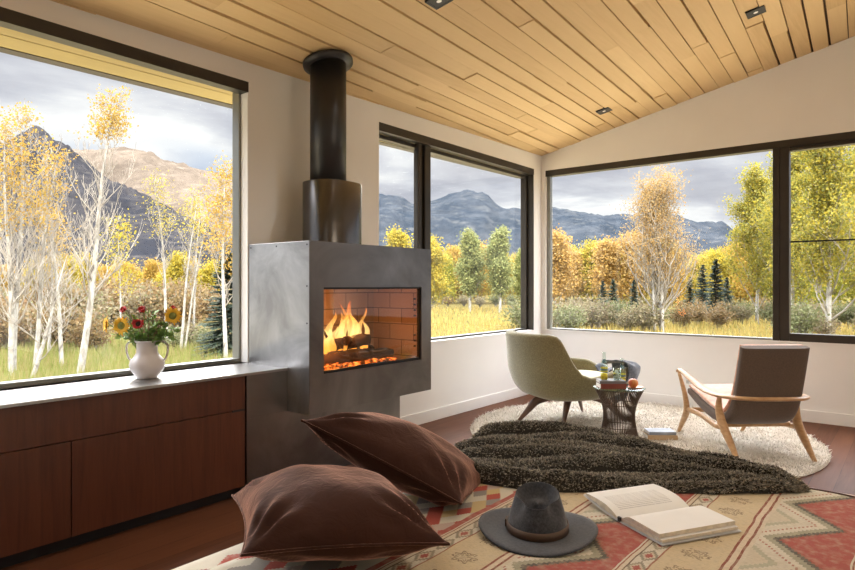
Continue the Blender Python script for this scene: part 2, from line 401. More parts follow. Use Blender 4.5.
recessed(-2.225, 2.911, 'small square black downlight at the top edge, nearest the flue pipe')

# ------------------------------------------------------------------ low cabinet and steel counter
cb_ = empty('low_cabinet', (-3.2, .5, 0)); tag(cb_, 'long low dark mahogany cabinet under the large left window', 'cabinet')
def loc_box(mb, x0, x1, y0, y1, z0, z1): return mb.box(x0 + 3.2, x1 + 3.2, y0 - .5, y1 - .5, z0, z1)
XF = -2.998
loc_box(MB(), XW + .002, XF - .022, -1.6, 2.108, .065, .689).build('body', M['kick'], cb_)
loc_box(MB(), XW + .05, -3.045, -1.6, 2.108, 0, .066).build('toe_kick', M['kick'], cb_)
mb = loc_box(MB(), XF - .02, XF, -1.6, 2.106, .501, .688); drw = mb.build('drawer_front', M['cab'], cb_, bevel=.0015)
loc_box(MB(), XF - .02, XF, 1.188, 2.106, .064, .497).build('door', M['cab'], cb_, bevel=.0015)
loc_box(MB(), XF - .02, XF, -.2, 1.183, .064, .497).build('door', M['cab'], cb_, bevel=.0015)
loc_box(MB(), XF - .02, XF, -1.6, -.205, .064, .497).build('door', M['cab'], cb_, bevel=.0015)
loc_box(MB(), XF - .004, XF + .0015, 2.02, 2.104, .492, .504).build('finger_slot', M['kick'], drw)
o = loc_box(MB(), -3.458, -2.985, -1.6, 2.4, .690, SILL)
ct = o.build('steel_countertop', M['steel_counter'], bevel=.001); ct.location = (-3.2, .5, 0)
tag(ct, 'pale grey steel countertop running under the left window to the fireplace', 'countertop')

# ------------------------------------------------------------------ fireplace
FX, FY = -3.09, 2.98
fp = empty('fireplace', (FX, FY, 0)); tag(fp, 'boxy blackened steel wall fireplace with glass front and lit fire', 'fireplace')
def fb(mb, x0, x1, y0, y1, z0, z1): return mb.box(x0 - FX, x1 - FX, y0 - FY, y1 - FY, z0, z1)
bx0, bx1, by0, by1, bz0, bz1 = XW + .001, -2.793, 2.404, 3.558, .442, 1.467
gy0, gy1, gz0, gz1 = 2.515, 3.447, .67, 1.192
mb = MB()
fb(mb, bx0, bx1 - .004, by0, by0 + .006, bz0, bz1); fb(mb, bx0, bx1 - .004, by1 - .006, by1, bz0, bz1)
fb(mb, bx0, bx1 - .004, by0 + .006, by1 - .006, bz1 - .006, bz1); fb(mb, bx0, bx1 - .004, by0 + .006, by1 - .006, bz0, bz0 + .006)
casing = mb.build('steel_casing', M['steel_lit'], fp, bevel=.0015)
mb = MB(); t0 = bx1 - .004
# one-piece front plate with hole
def P3(y, z, x): return (x - FX, y - FY, z)
ys = [by0, gy0, gy1, by1]; zs = [bz0, gz0, gz1, bz1]
for xx in (bx1, t0):
    V = [P3(y, z, xx) for z in zs for y in ys]
    Fc = [(r_ * 4 + c_, r_ * 4 + c_ + 1, r_ * 4 + c_ + 5, r_ * 4 + c_ + 4) for r_ in range(3) for c_ in range(3) if not (r_ == 1 and c_ == 1)]
    mb.add(V, Fc if xx == bx1 else [f[::-1] for f in Fc])
def ring(yA, yB, zA, zB, flip):
    V = [P3(y, z, x) for x in (bx1, t0) for (y, z) in ((yA, zA), (yB, zA), (yB, zB), (yA, zB))]
    Fc = [(i, (i + 1) % 4, 4 + (i + 1) % 4, 4 + i) for i in range(4)]
    mb.add(V, [f[::-1] for f in Fc] if not flip else Fc)
ring(by0, by1, bz0, bz1, False); ring(gy0, gy1, gz0, gz1, True)
mb.build('front_plate', M['steel'], fp)
# firebox liner
mb = MB(); lx0 = -3.30
fb(mb, lx0, lx0 + .03, gy0 - .03, gy1 + .03, gz0 - .04, gz1 + .04)
fb(mb, lx0 + .03, t0 - .03, gy0 - .03, gy0 - .004, gz0 - .04, gz1 + .04)
fb(mb, lx0 + .03, t0 - .03, gy1 + .004, gy1 + .03, gz0 - .04, gz1 + .04)
fb(mb, lx0 + .03, t0 - .03, gy0, gy1, gz0 - .04, gz0 - .005)
liner = mb.build('brick_liner', M['brick'], fp)
mb = MB(); fb(mb, lx0 + .03, t0 - .03, gy0, gy1, gz1 + .01, gz1 + .04); mb.build('smoke_plate', M['black'], fp)
# door frame, glass, rail
mb = MB(); e = .012; f0, f1 = t0 - .028, t0 - .004
fb(mb, f0, f1, gy0, gy1, gz1 - e, gz1); fb(mb, f0, f1, gy0, gy1, gz0, gz0 + .018); fb(mb, f0, f1, gy0, gy0 + .007, gz0, gz1); fb(mb, f0, f1, gy1 - e, gy1, gz0, gz1)
mb.build('door_frame', M['black'], fp)
mb = MB(); fb(mb, t0 - .02, t0 - .014, gy0 + .007, gy1 - e, gz0 + .018, gz1 - e); gdoor = mb.build('glass_door', M['fire_glass'], fp)
mb = MB(); mb.tube([P3(2.80, gz0 + .018, t0 + .0), P3(2.80, gz0 + .022, t0 + .004), P3(3.06, gz0 + .022, t0 + .004), P3(3.06, gz0 + .018, t0)], .005, 6); mb.build('handle', M['black'], gdoor)
for zz_ in (.76, .80, .84, .98, 1.02, 1.06, 1.10): fb(MB(), t0 - .06, t0 - .05, gy1 - .012, gy1 + .003, zz_, zz_ + .012).build('air_slot', M['black'], liner)

for (x, z) in ((-3.36, 1.445), (-3.10, 1.445), (-2.815, 1.445), (-2.815, 1.20), (-2.815, .98)):
    MB().tube([(x - FX, by0 - FY - .002, z), (x - FX, by0 - FY + .002, z)], .005, 8).build('screw', M['kick'], casing)
# pedestal under the box, flush with the cabinet run
mb = MB(); fb(mb, XW + .002, -2.99, 2.112, 3.438, 0, .4415); fb(mb, XW + .002, -2.99, 2.112, 2.402, .4415, .689); mb.build('steel_pedestal', M['steel'], fp, bevel=.001)
# flue
zc_ = ceil_z(-3.085, 2.86)
def sup(a, b, nn, cx=0, cy=0, N=48):
    out = []
    for k in range(N):
        t = 2 * PI * k / N; c_, s_ = math.cos(t), math.sin(t)
        out.append((cx + a * math.copysign(abs(c_) ** (2 / nn), c_), cy + b * math.copysign(abs(s_) ** (2 / nn), s_)))
    return out
ring_ = sup(.165, .195, 2.6, 0, -.12)
V = [(x, y, z) for z in (1.467, 1.885) for x, y in ring_]; V += [(x * .99, -.12 + (y + .12) * .99, 1.889) for x, y in ring_]
n_ = 48; Fc = [(i * n_ + k, i * n_ + (k + 1) % n_, (i + 1) * n_ + (k + 1) % n_, (i + 1) * n_ + k) for i in range(2) for k in range(n_)] + [tuple(2 * n_ + k for k in range(n_))]
MB().add(V, Fc, 0, True).build('flue_sleeve', M['sleeve'], fp)
MB().tube([(0, -.158, 1.86), (0, -.158, zc_ + .03)], .120, 40).build('flue_pipe', M['flue'], fp)
cl_ = MB(); cl_.lathe([(.122, -.022), (.166, -.010), (.168, .012), (.10, .02)], n=40); o = cl_.build('ceiling_collar', M['flue'], fp)
o.location = (0, -.158, zc_ - .022); o.rotation_euler = (math.atan(GY), -math.atan(GX), 0)

# logs, embers, fire
def log(cx, cy, cz, ang, ln, r, tilt, label, name='fire_log'):
    d = Vector((math.cos(ang) * math.cos(tilt), math.sin(ang) * math.cos(tilt), math.sin(tilt))); mb = MB()
    pts = [d * (ln * (i / 8 - .5)) + Vector((0, 0, .006 * math.sin(i * 2.1))) for i in range(9)]
    mb.tube(pts, [r * (1 + .10 * math.sin(i * 1.7 + cx * 9)) for i in range(9)], 10)
    o = mb.build(name, M['log'], loc=(cx, cy, cz)); tag(o, label, 'log', 'burning logs in the fireplace'); return o
log(-3.02, 2.83, .725, R(82), .52, .045, 0, 'charred log lying lowest at the left of the firebox')
log(-3.14, 3.00, .725, R(95), .62, .050, 0, 'long charred log lying at the back of the firebox')
log(-3.00, 3.13, .722, R(70), .34, .040, 0, 'short split log lying at the right front of the fire')
log(-3.08, 2.92, .805, R(58), .42, .042, R(8), 'charred log resting across the lower logs under the flames')
log(-3.09, 3.06, .812, R(118), .36, .034, R(-6), 'thin log topmost on the right of the fire')
log(-3.10, 2.66, .80, R(40), .30, .036, R(42), 'short log leaning against the left firebox wall')
rng = random.Random(3); mb = MB()
for i in range(420):
    x = rng.uniform(-3.22, -2.88); y = rng.uniform(2.56, 3.30); s_ = rng.uniform(.006, .017); z = .666 + s_ * .6 + rng.uniform(0, .012)
    c8 = [(x + rng.uniform(.6, 1.2) * s_ * a, y + rng.uniform(.6, 1.2) * s_ * b, z + rng.uniform(.6, 1.2) * s_ * .7 * c_) for c_ in (-1, 1) for b in (-1, 1) for a in (-1, 1)]
    mb.hexa(c8)
tag(mb.build('embers', M['ember']), 'bed of glowing orange embers under the fire logs', 'embers', kind='stuff')
fr = empty('fire', (-3.04, 2.86, .80)); tag(fr, 'orange and yellow wood fire burning behind the fireplace glass', 'fire')
rng = random.Random(12)
def flame(cx, cy, h, rad, seed):
    rr = random.Random(seed); ph = rr.uniform(0, 6)
    def fn(u, v):
        t = v; prof = (math.sin(min(1, t * 1.15 + .1) * PI) ** .7 if t < .78 else 0) if False else ((t + .12) ** .45 * (1 - t) ** .85 * 1.35)
        ang = u * 2 * PI; wob = 1 + .45 * math.sin(3 * ang + ph + t * 9) * t
        x = rad * .55 * prof * math.cos(ang) * wob + .02 * math.sin(t * 6 + ph) * t
        y = rad * prof * math.sin(ang) * wob + .045 * math.sin(t * 6.5 + ph * 1.7) * t
        return (cx + x, cy + y, -.04 + t * h)
    return MB().grid(fn, 22, 16, closeu=True)
rr_ = random.Random(9)
for i in range(17):
    cy = rr_.uniform(-.16, .36); hh = (.37 - .60 * abs(cy - .17)) * rr_.uniform(.65, 1.1)
    flame(rr_.uniform(-.08, .06), cy, max(.10, hh), rr_.uniform(.022, .050), i).build('flame', M['flame'], fr)
light('fire_glow', 'POINT', (-2.98, 2.94, .96), 3.8, (1, .42, .12), .08)
light('ember_glow', 'POINT', (-2.92, 2.72, .78), 2.0, (1, .30, .06), .06)

# ------------------------------------------------------------------ bed with kilims
def tex_xy(g):
    t = g.node('ShaderNodeTexCoord'); s_ = g.node('ShaderNodeSeparateXYZ'); g.l.new(t.outputs['Object'], s_.inputs[0]); return t, s_.outputs[0], s_.outputs[1], s_.outputs[2]
g = G('kilim_weave'); t, x, y, z = tex_xy(g)          # object origin at (0,0): bands run along y
P_ = .46
nz = g.noise(t.outputs['Object'], 9, 2); x = g.math('ADD', x, g.math('MULTIPLY', g.math('SUBTRACT', nz, .5), .012))
ss = g.math('FRACT', g.math('DIVIDE', g.math('ADD', x, .82 + P_ * 10), P_))
idx = g.math('FLOOR', g.math('DIVIDE', g.math('ADD', x, .82 + P_ * 10), P_))
yq = g.math('SNAP', g.math('ADD', y, g.math('MULTIPLY', idx, .11)), .011)
tri = g.math('PINGPONG', yq, .175); tri = g.math('DIVIDE', tri, .175)
zz = g.math('DIVIDE', ss, .5)                                   # 0..1 across the zigzag band
d = g.math('SUBTRACT', zz, g.math('ADD', g.math('MULTIPLY', tri, .62), .26))
RED, CRM, GRN, DRK, GLD = (.40, .095, .075), (.66, .60, .48), (.36, .34, .24), (.11, .10, .08), (.64, .52, .33)
mott = g.noise(t.outputs['Object'], 38, 3, .6)
zig = g.ramp(g.math('ADD', g.math('MULTIPLY', d, .5), .5), [(0, (.62, .54, .40)), (.20, (.46, .44, .32)), (.25, (.66, .60, .48)), (.335, (.44, .20, .15)), (.345, (.68, .62, .50)), (.40, GRN), (.455, DRK), (.49, (.30, .10, .07)), (.505, RED)], 'CONSTANT')
# gold band with rosettes
gy_ = g.math('PINGPONG', g.math('ADD', y, 10), .065)
gx_ = g.math('MULTIPLY', g.math('ABSOLUTE', g.math('SUBTRACT', ss, .79)), P_)
rad = g.math('POWER', g.math('ADD', g.math('MULTIPLY', gx_, gx_), g.math('MULTIPLY', gy_, gy_)), .5)
ang = g.math('ARCTAN2', gx_, gy_)
petal = g.math('MULTIPLY', g.math('SINE', g.math('MULTIPLY', ang, 8)), .006)
rp = g.math('SNAP', g.math('ADD', rad, petal), .0035)
mot = g.math('MULTIPLY', g.math('GREATER_THAN', g.math('SINE', g.math('MULTIPLY', rp, 520)), .1), g.math('LESS_THAN', rp, .036))
ck = g.math('GREATER_THAN', g.noise(t.outputs['Object'], 110, 2), .44)
gold = g.mix(g.math('MULTIPLY', g.math('MULTIPLY', mot, ck), .75), GLD, (.17, .10, .06))
# row of small stepped lozenges beside the gold band
ly = g.math('PINGPONG', g.math('ADD', g.math('SNAP', y, .008), 10), .045); lx = g.math('MULTIPLY', g.math('ABSOLUTE', g.math('SUBTRACT', ss, .595)), P_)
loz = g.math('ADD', ly, g.math('MULTIPLY', lx, 1.6))
lozc = g.ramp(g.math('MULTIPLY', loz, 12), [(0, RED), (.22, (.62, .52, .38)), (.34, (.30, .26, .19)), (.52, CRM)], 'CONSTANT')
# selection across the period
c = g.mix(g.math('GREATER_THAN', ss, .50), zig, CRM)
c = g.mix(g.math('GREATER_THAN', ss, .510), c, (.30, .09, .06)); c = g.mix(g.math('GREATER_THAN', ss, .518), c, (.66, .56, .42)); c = g.mix(g.math('GREATER_THAN', ss, .540), c, (.14, .08, .05))
c = g.mix(g.math('GREATER_THAN', ss, .548), c, lozc); c = g.mix(g.math('GREATER_THAN', ss, .640), c, (.34, .13, .08)); c = g.mix(g.math('GREATER_THAN', ss, .650), c, gold)
c = g.mix(g.math('GREATER_THAN', ss, .940), c, (.28, .08, .05)); c = g.mix(g.math('GREATER_THAN', ss, .955), c, (.70, .58, .43)); c = g.mix(g.math('GREATER_THAN', ss, .985), c, (.26, .08, .05))
c = g.mix(g.math('LESS_THAN', ss, .022), c, (.66, .57, .43))
fine = g.noise(g.coord(scale=(30, 160, 1)), 2.2, 3, .7)
c = g.mix(g.ramp(fine, [(.50, (0, 0, 0)), (.72, (.5, .5, .5))]), c, (.20, .15, .10))
# worn, mottled wool
c = g.mix(g.ramp(mott, [(.45, (0, 0, 0)), (.8, (.55, .55, .55))]), c, (.55, .46, .33))
# diamond field to the left of x=-1.06
def diamonds(g, t, x, y, sc, stops):
    u = g.math('FLOOR', g.math('MULTIPLY', g.math('ADD', x, g.math('MULTIPLY', y, .62)), sc)); v = g.math('FLOOR', g.math('MULTIPLY', g.math('SUBTRACT', x, g.math('MULTIPLY', y, .62)), sc))
    cbn = g.node('ShaderNodeCombineXYZ'); g.l.new(u, cbn.inputs[0]); g.l.new(v, cbn.inputs[1])
    wn = g.node('ShaderNodeTexWhiteNoise'); g.l.new(cbn.outputs[0], wn.inputs[0]); return g.ramp(wn.outputs[0], stops, 'CONSTANT')
st = [(0, (.62, .57, .46)), (.3, (.42, .085, .06)), (.46, (.30, .27, .24)), (.6, (.58, .44, .22)), (.72, (.50, .38, .32)), (.82, (.64, .58, .46))]
dm = diamonds(g, t, x, g.math('SNAP', y, .008), 19, st)
c = g.mix(g.math('LESS_THAN', x, -1.07), c, dm)
g.set(Base_Color=c, Roughness=.95); g.bump(g.noise(g.coord(scale=(1, 3, 1)), 170, 2), .35, .004)
M['kilim'] = g.mat
g = G('kilim_weave_pale'); t, x, y, z = tex_xy(g)
yy = g.math('SNAP', y, .009)
st2 = [(0, (.70, .65, .54)), (.42, (.48, .10, .07)), (.54, (.42, .38, .38)), (.64, (.66, .50, .26)), (.74, (.58, .46, .40)), (.82, (.72, .67, .56))]
c = diamonds(g, t, x, yy, 13, st2); mott = g.noise(t.outputs['Object'], 40, 3)
c = g.mix(g.ramp(mott, [(.4, (0, 0, 0)), (.8, (.6, .6, .6))]), c, (.70, .64, .53))
g.set(Base_Color=c, Roughness=.95); g.bump(g.noise(t.outputs['Object'], 150, 2), .3, .004); M['kilim2'] = g.mat

bed = empty('bed', (-.15, 1.0, 0)); tag(bed, 'low bed in the foreground draped with patterned woven kilims', 'bed')
BX0, BX1, BY0, BY1 = -1.50, 1.20, -1.0, 2.58
def rrect(x0, x1, y0, y1, r, n=8):
    out = []
    for cx, cy, a in ((x1 - r, y1 - r, 0), (x0 + r, y1 - r, 90), (x0 + r, y0 + r, 180), (x1 - r, y0 + r, 270)):
        for k in range(n + 1):
            q_ = R(a + 90 * k / n); out.append((cx + r * math.cos(q_), cy + r * math.sin(q_)))
    return out
def loft(rings_, smooth=True, caps=True):
    n = len(rings_[0]); V = [p for r_ in rings_ for p in r_]
    Fc = [(i * n + k, i * n + (k + 1) % n, (i + 1) * n + (k + 1) % n, (i + 1) * n + k) for i in range(len(rings_) - 1) for k in range(n)]
    if caps: Fc += [tuple(range(n - 1, -1, -1)), tuple((len(rings_) - 1) * n + k for k in range(n))]
    return MB().add(V, Fc, 0, smooth)
bo = Vector((-.15, 1.0))
def bring(inset, z, r=.22): return [(x - bo.x, y - bo.y, z) for x, y in rrect(BX0 + inset, BX1 - inset, BY0 + inset, BY1 - inset, max(.02, r - inset))]
loft([bring(.10, .0), bring(.10, .16)]).build('bed_base', M['kick'], bed)
loft([bring(.04, .14), bring(.02, .17), bring(.012, .25), bring(.004, .40), bring(0, .44), bring(.012, .472), bring(.035, .489), bring(.07, .4935)]).build('mattress_cover', M['kilim2'], bed)
# top kilim: its own cloth resting on the cover, ends just short of the foot
kx0, kx1, ky0, ky1 = -1.37, 1.1, -.95, 2.485
rng = random.Random(8)
def kf(u, v):
    x = lerp(kx0, kx1, u); y = lerp(ky0, ky1, v)
    y += .006 * math.sin(x * 17) * sst(.9, 1, v); x += .01 * math.sin(y * 6) * (1 - sst(0, .06, u))
    z = .4975 + .0025 * noise.noise(Vector((x * 6, y * 6, 0))) + .003 * math.sin(y * 3 + x * 4) * .4
    return (x, y, z + .0015)
mb = MB().grid(kf, 90, 120); nn_ = len(mb.v); bot = [(x, y, z - .004) for x, y, z in mb.v]
fcs = list(mb.f); mb.add(bot, [f[::-1] for f in fcs], 0, True)
bd = [i * 120 for i in range(90)] + [89 * 120 + j for j in range(120)] + [i * 120 + 119 for i in range(89, -1, -1)] + [j for j in range(119, -1, -1)]
mb.f += [(a, a + nn_, b + nn_, b) for a, b in zip(bd, bd[1:]) if a != b]; k_ = len(mb.f) - len(mb.m); mb.m += [0] * k_; mb.sm += [False] * k_
ko = mb.build('kilim', [M['kilim']])
tag(ko, 'red, gold and green striped wool kilim spread over the bed top', 'rug')
# stitched dark edge of the kilim
mb = MB(); mb.tube([Vector(kf(u / 160, 1)) + Vector((0, .001, .0005)) for u in range(161)], .0035, 6); mb.build('edge_cord', plain('cord', (.10, .05, .04), .9), ko)

# ------------------------------------------------------------------ velvet pillows
def velvet(name, c, seed):
    g = G(name); co = g.coord(loc=(seed, 0, 0)); n = g.noise(co, 5, 3)
    v = g.node('ShaderNodeTexVoronoi', feature='DISTANCE_TO_EDGE'); g.l.new(co, v.inputs[0]); v.inputs['Scale'].default_value = 9
    c0 = tuple(k * .75 for k in c); c1 = tuple(min(1, k * 1.35) for k in c)
    ln = g.ramp(v.outputs[0], [(.0, (1, 1, 1)), (.02, (0, 0, 0))])
    cc = g.mix(g.math('MULTIPLY', ln, .08), g.ramp(n, [(.3, c0), (.7, c1)]), tuple(min(1, k * 1.9) for k in c))
    g.set(Base_Color=cc, Roughness=.75, Sheen_Weight=1.0, Sheen_Roughness=.32, Sheen_Tint=(1, .56, .42, 1)); g.b.inputs['Specular IOR Level'].default_value = .15
    g.bump(g.noise(g.coord(scale=(1, 1, 1)), 22, 4, .6, 1.2), .35, .01)
    return g.mat
M['velvet'] = velvet('brown_velvet', (.046, .019, .013), 0)
def pillow(o, u, v, h, thick, seed, label, sink=.55, nm='pillow', hx=None):
    hx = hx or h
    u = Vector(u).normalized(); v = Vector(v).normalized(); n = u.cross(v).normalized()
    rr = random.Random(seed); ph = [rr.uniform(0, 6) for _ in range(6)]
    mb = MB(); N = 56
    def fn(side):
        def f(a, b):
            a = 2 * a - 1; b = 2 * b - 1
            # pinch the corners: edges bow inwards between the corner tips
            x = a * hx * (1 - .10 * (1 - b * b) ** 1.0 * abs(a) ** 3); y = b * h * (1 - .10 * (1 - a * a) * abs(b) ** 3)
            e = max(0, (1 - a ** 2)) * max(0, (1 - b ** 2)); t_ = thick * e ** .52
            r2 = math.hypot(a, b)
            # radial gathers near the corners
            ca = math.atan2(1.08 - abs(b), 1.08 - abs(a)); cd = math.hypot(1.08 - abs(a), 1.08 - abs(b))
            t_ += thick * .10 * math.sin(ca * 16 + ph[0]) * math.exp(-((cd - .45) / .28) ** 2) * min(1, e * 6)
            t_ += thick * .10 * noise.noise(Vector((a * 2 + ph[1], b * 2 + ph[2], side))) * min(1, e * 3)
            return Vector((0, 0, 0)) + u * x + v * y + n * (t_ * side * (1 if side > 0 else sink))
        return f
    mb.grid(fn(1), N, N); mb.grid(lambda a, b: fn(-1)(1 - a, b), N, N)
    ob = mb.build(nm, M['velvet'], loc=o)
    # piping along the seam
    sm = MB(); ed = []
    for k in range(61): ed.append((k / 60, 0))
    for k in range(1, 61): ed.append((1, k / 60))
    for k in range(1, 61): ed.append((1 - k / 60, 1))
    for k in range(1, 61): ed.append((0, 1 - k / 60))
    sm.tube([fn(1)(a, b) for a, b in ed], .0035, 6, cap=False); sm.build('seam_piping', M['velvet'], ob)
    tag(ob, label, 'pillow'); return ob
def camframe(l, d, z=0): return Vector((l * CS - d * CC, l * CC + d * CS, z))
c1 = camframe(-.272, 1.655, .582)
pillow(c1, camframe(.97, .10, .01), camframe(-.33, .92, -.06), .262, .125, 1, 'brown velvet pillow lying flat, in front at the bed corner', sink=.6, hx=.235)
c2 = camframe(-.070, 2.12, .606)
pillow(c2, camframe(.87, -.08, -.43), camframe(.29, .90, -.22), .25, .115, 2, 'brown velvet pillow propped up behind the front one, beside the throw', sink=.8, hx=.275)

# ------------------------------------------------------------------ knitted / shaggy throw
g = G('shaggy_wool'); isl = g.island(); n = g.noise(g.coord(), 60, 2)
M['throw'] = g.set(Base_Color=g.mix(isl, (.09, .078, .058), (.42, .375, .29)), Roughness=.95, Sheen_Weight=.3)
RIDGE = [0]
M['throw_base'] = plain('throw_valley_shade', (.030, .026, .020), .95)  # shade between the ridges put into a dark base colour
def blanket_pt(u, v):
    near = [Vector((-1.37, 1.80, 0)), Vector((-1.0, 1.87, 0)), Vector((-.78, 2.05, 0)), Vector((-.55, 2.22, 0)), Vector((-.33, 2.40, 0))]
    far = [Vector((-1.63, 2.20, 0)), Vector((-1.25, 2.56, 0)), Vector((-.90, 2.60, 0)), Vector((-.62, 2.52, 0)), Vector((-.29, 2.46, 0))]
    def ev(P, t):
        t *= len(P) - 1; i = min(int(t), len(P) - 2); return P[i].lerp(P[i + 1], t - i)
    p = ev(near, u).lerp(ev(far, u), v)
    w_ = 1 - .55 * u
    h = 0
    vv = v + .05 * math.sin(u * 5 + v * 3) + .022 * math.sin(u * 11 + 1) + .010 * math.sin(u * 31 + v * 9) + .10 * u * v
    k = 7
    ph = (vv * k) % 1.0; ri = int(vv * k)
    amp = [.058, .046, .066, .050, .062, .05, .058][ri % 7] * (.75 + .35 * math.sin(u * 7 + ri * 2.1)) * (1 - .35 * u)
    h = amp * (abs(math.sin(PI * ph)) ** .9)
    edge = min(1, v / .05, (1 - v) / .05, u / .10, (1 - u) / .07); edge = math.sqrt(max(0, edge))
    base = .012 + .035 * sst(.2, .8, v) * (1 - u * .7)
    z = .500 + (base + h) * edge - max(0, -1.49 - p.x) * 1.1
    z += .006 * noise.noise(Vector((p.x * 14, p.y * 14, 3)))
    RIDGE[0] = abs(math.sin(PI * ph))
    return Vector((p.x, p.y, z))
mb = MB().grid(lambda u, v: blanket_pt(u, v), 130, 110, mi=1)
rng = random.Random(21)
def tuft(mb, p, n, ln, wd, bend, rng):
    a = Vector((rng.uniform(-1, 1), rng.uniform(-1, 1), rng.uniform(-.3, .3))).normalized(); s_ = n.cross(a)
    if s_.length < 1e-3: return
    s_.normalize(); s_ *= wd * .5
    q1 = p + n * ln * .55 + a * ln * bend * .3; q2 = p + n * ln * .85 + a * ln * bend
    mb.add([p - s_, p + s_, q1 + s_ * .9, q1 - s_ * .9, q2], [(0, 1, 2, 3), (3, 2, 4)], 0, False)
for i in range(60000):
    u, v = rng.random(), rng.random(); p = blanket_pt(u, v)
    if RIDGE[0] < .25 + .3 * rng.random(): continue
    pu = blanket_pt(min(1, u + .01), v) - p; pv = blanket_pt(u, min(1, v + .006)) - p
    n = pu.cross(pv); n = n.normalized() if n.length > 1e-9 else Vector((0, 0, 1))
    if n.z < 0: n = -n
    tuft(mb, p - n * .002, n, rng.uniform(.006, .012), rng.uniform(.003, .0055), rng.uniform(.3, 1.2), rng)
bl = mb.build('throw_blanket', [M['throw'], M['throw_base']]); tag(bl, 'dark brown shaggy wool throw bunched in ridges across the bed foot', 'blanket')

# ------------------------------------------------------------------ round shaggy rug
g = G('cream_shag'); isl = g.island(); M['shag'] = g.set(Base_Color=g.mix(isl, (.70, .64, .56), (.86, .82, .75)), Roughness=.95)
RC = Vector((-1.80, 4.98, 0)); RR = 1.33; rng = random.Random(4)
mb = MB().lathe([(RR - .01, 0.0005), (RR, .006), (RR - .02, .014), (.3, .016), (.001, .016)], n=90, capt=False)
for i in range(60000):
    r_ = RR * math.sqrt(rng.random()); a = rng.random() * 2 * PI; x, y = r_ * math.cos(a), r_ * math.sin(a)
    if y + RC.y > YW - .03 or x + RC.x < XW + .03: continue
    clump = noise.noise(Vector((x * 9, y * 9, 0))) ; ax = Vector((noise.noise(Vector((x * 6, y * 6, 7))), noise.noise(Vector((x * 6, y * 6, 17))), 1.0)).normalized()
    tuft(mb, Vector((x, y, .010)), ax, rng.uniform(.018, .032) * (1 + .5 * clump), rng.uniform(.004, .008), rng.uniform(.3, 1.4), rng)
ro = mb.build('shag_rug', M['shag'], loc=RC); tag(ro, 'round cream shaggy wool rug under the lounge chairs', 'rug')
RT = .022

# ------------------------------------------------------------------ fedora
g = G('charcoal_felt'); n = g.noise(g.coord(), 130, 3, .7)
M['felt'] = g.set(Base_Color=g.ramp(n, [(.35, (.022, .024, .030)), (.7, (.062, .066, .080))]), Roughness=.9, Sheen_Weight=.35); g.bump(n, .25, .002)
M['band'] = plain('hat_ribbon', (.10, .058, .036), .6)
hat = empty('fedora_hat', (-.852, 1.578, .5015), R(25)); tag(hat, 'charcoal felt fedora hat with brown leather band lying on the kilim', 'hat')
def brim(u, v):
    a = u * 2 * PI; ca, sa = math.cos(a), math.sin(a)
    r0x, r0y = .086, .100; r1x, r1y = .168, .180
    if v < .5: t = v / .5; low = 0
    else: t = 1 - (v - .5) / .5; low = 1
    rx, ry = lerp(r0x, r1x, t), lerp(r0y, r1y, t)
    z = .006 + .012 * (t ** 2) * (sa * sa * -.6 + ca * ca * .9 + .3) - low * .0025
    return (rx * ca, ry * sa, max(.001, z))
MB().grid(brim, 64, 17, closeu=True).build('brim', M['felt'], hat)
def crown(u, v):
    a = u * 2 * PI; ca, sa = math.cos(a), math.sin(a); H = .113
    if v < .62:
        t = v / .62; k = 1 - .26 * t ** 1.4
        rx, ry = .086 * k, .100 * k
        pinch = 1 - .22 * sst(.35, 1, t) * math.exp(-((sa + 1) / .35) ** 2) * 0
        # side pinches towards the front (-y)
        pz = .30 * sst(.3, 1, t) * math.exp(-((sa + .62) / .33) ** 2)
        x, y = rx * ca * (1 - pz), ry * sa; z = .006 + t * (H - .006 - .016 * (1 - sa))
    else:
        t = (v - .62) / .38; k = .74
        pz = .30 * math.exp(-((sa + .62) / .33) ** 2)
        rim = math.cos(t * PI / 2) ** .6
        x, y = .086 * k * ca * rim * (1 - pz), .100 * k * sa * rim
        z0 = H - .016 * (1 - sa)
        z = z0 + .007 * math.sin(min(1, t * 3.3) * PI * .5) * (1 - t) - .036 * sst(.12, .8, t)
    return (x, y, z)
crn = MB().grid(crown, 64, 40, closeu=True).build('crown', M['felt'], hat)
mb = MB()
def bandf(u, v):
    a = u * 2 * PI; t = [0, .0, 1, 1][int(round(v * 3))]; o_ = [0, .0025, .0025, 0][int(round(v * 3))]; k = 1 - .20 * (t * .2) ** 1.5
    return ((.086 * k + o_) * math.cos(a), (.100 * k + o_) * math.sin(a), .0075 + t * .021)
mb.grid(bandf, 64, 4, closeu=True).box(-.091, -.087, -.014, .014, .008, .029); mb.build('hat_band', M['band'], crn)

# ------------------------------------------------------------------ open book on the bed
M['page'] = plain('page_paper', (.88, .87, .84), .8, noise_amt=.02)
M['page_edge'] = plain('page_edges', (.66, .58, .46), .9, noise_amt=.15, nscale=60)
M['cover_w'] = plain('book_cover_white', (.70, .70, .70), .5)
g = G('printed_page'); t, x, y, z = tex_xy(g)
ln = g.math('GREATER_THAN', g.math('FRACT', g.math('MULTIPLY', x, 125)), .55)
wd = g.math('GREATER_THAN', g.noise(g.coord(scale=(1, 90, 1)), 3.2, 2, .6), .40)
mk = g.math('MULTIPLY', g.math('MULTIPLY', g.math('GREATER_THAN', y, -.115), g.math('LESS_THAN', y, .10)), g.math('MULTIPLY', g.math('LESS_THAN', g.math('ABSOLUTE', g.math('ADD', x, .085)), .045), 1))
tx = g.math('MULTIPLY', g.math('MULTIPLY', ln, wd), mk)
M['print'] = g.set(Base_Color=g.mix(g.math('MULTIPLY', tx, .42), (.88, .87, .84), (.25, .24, .24)), Roughness=.8)
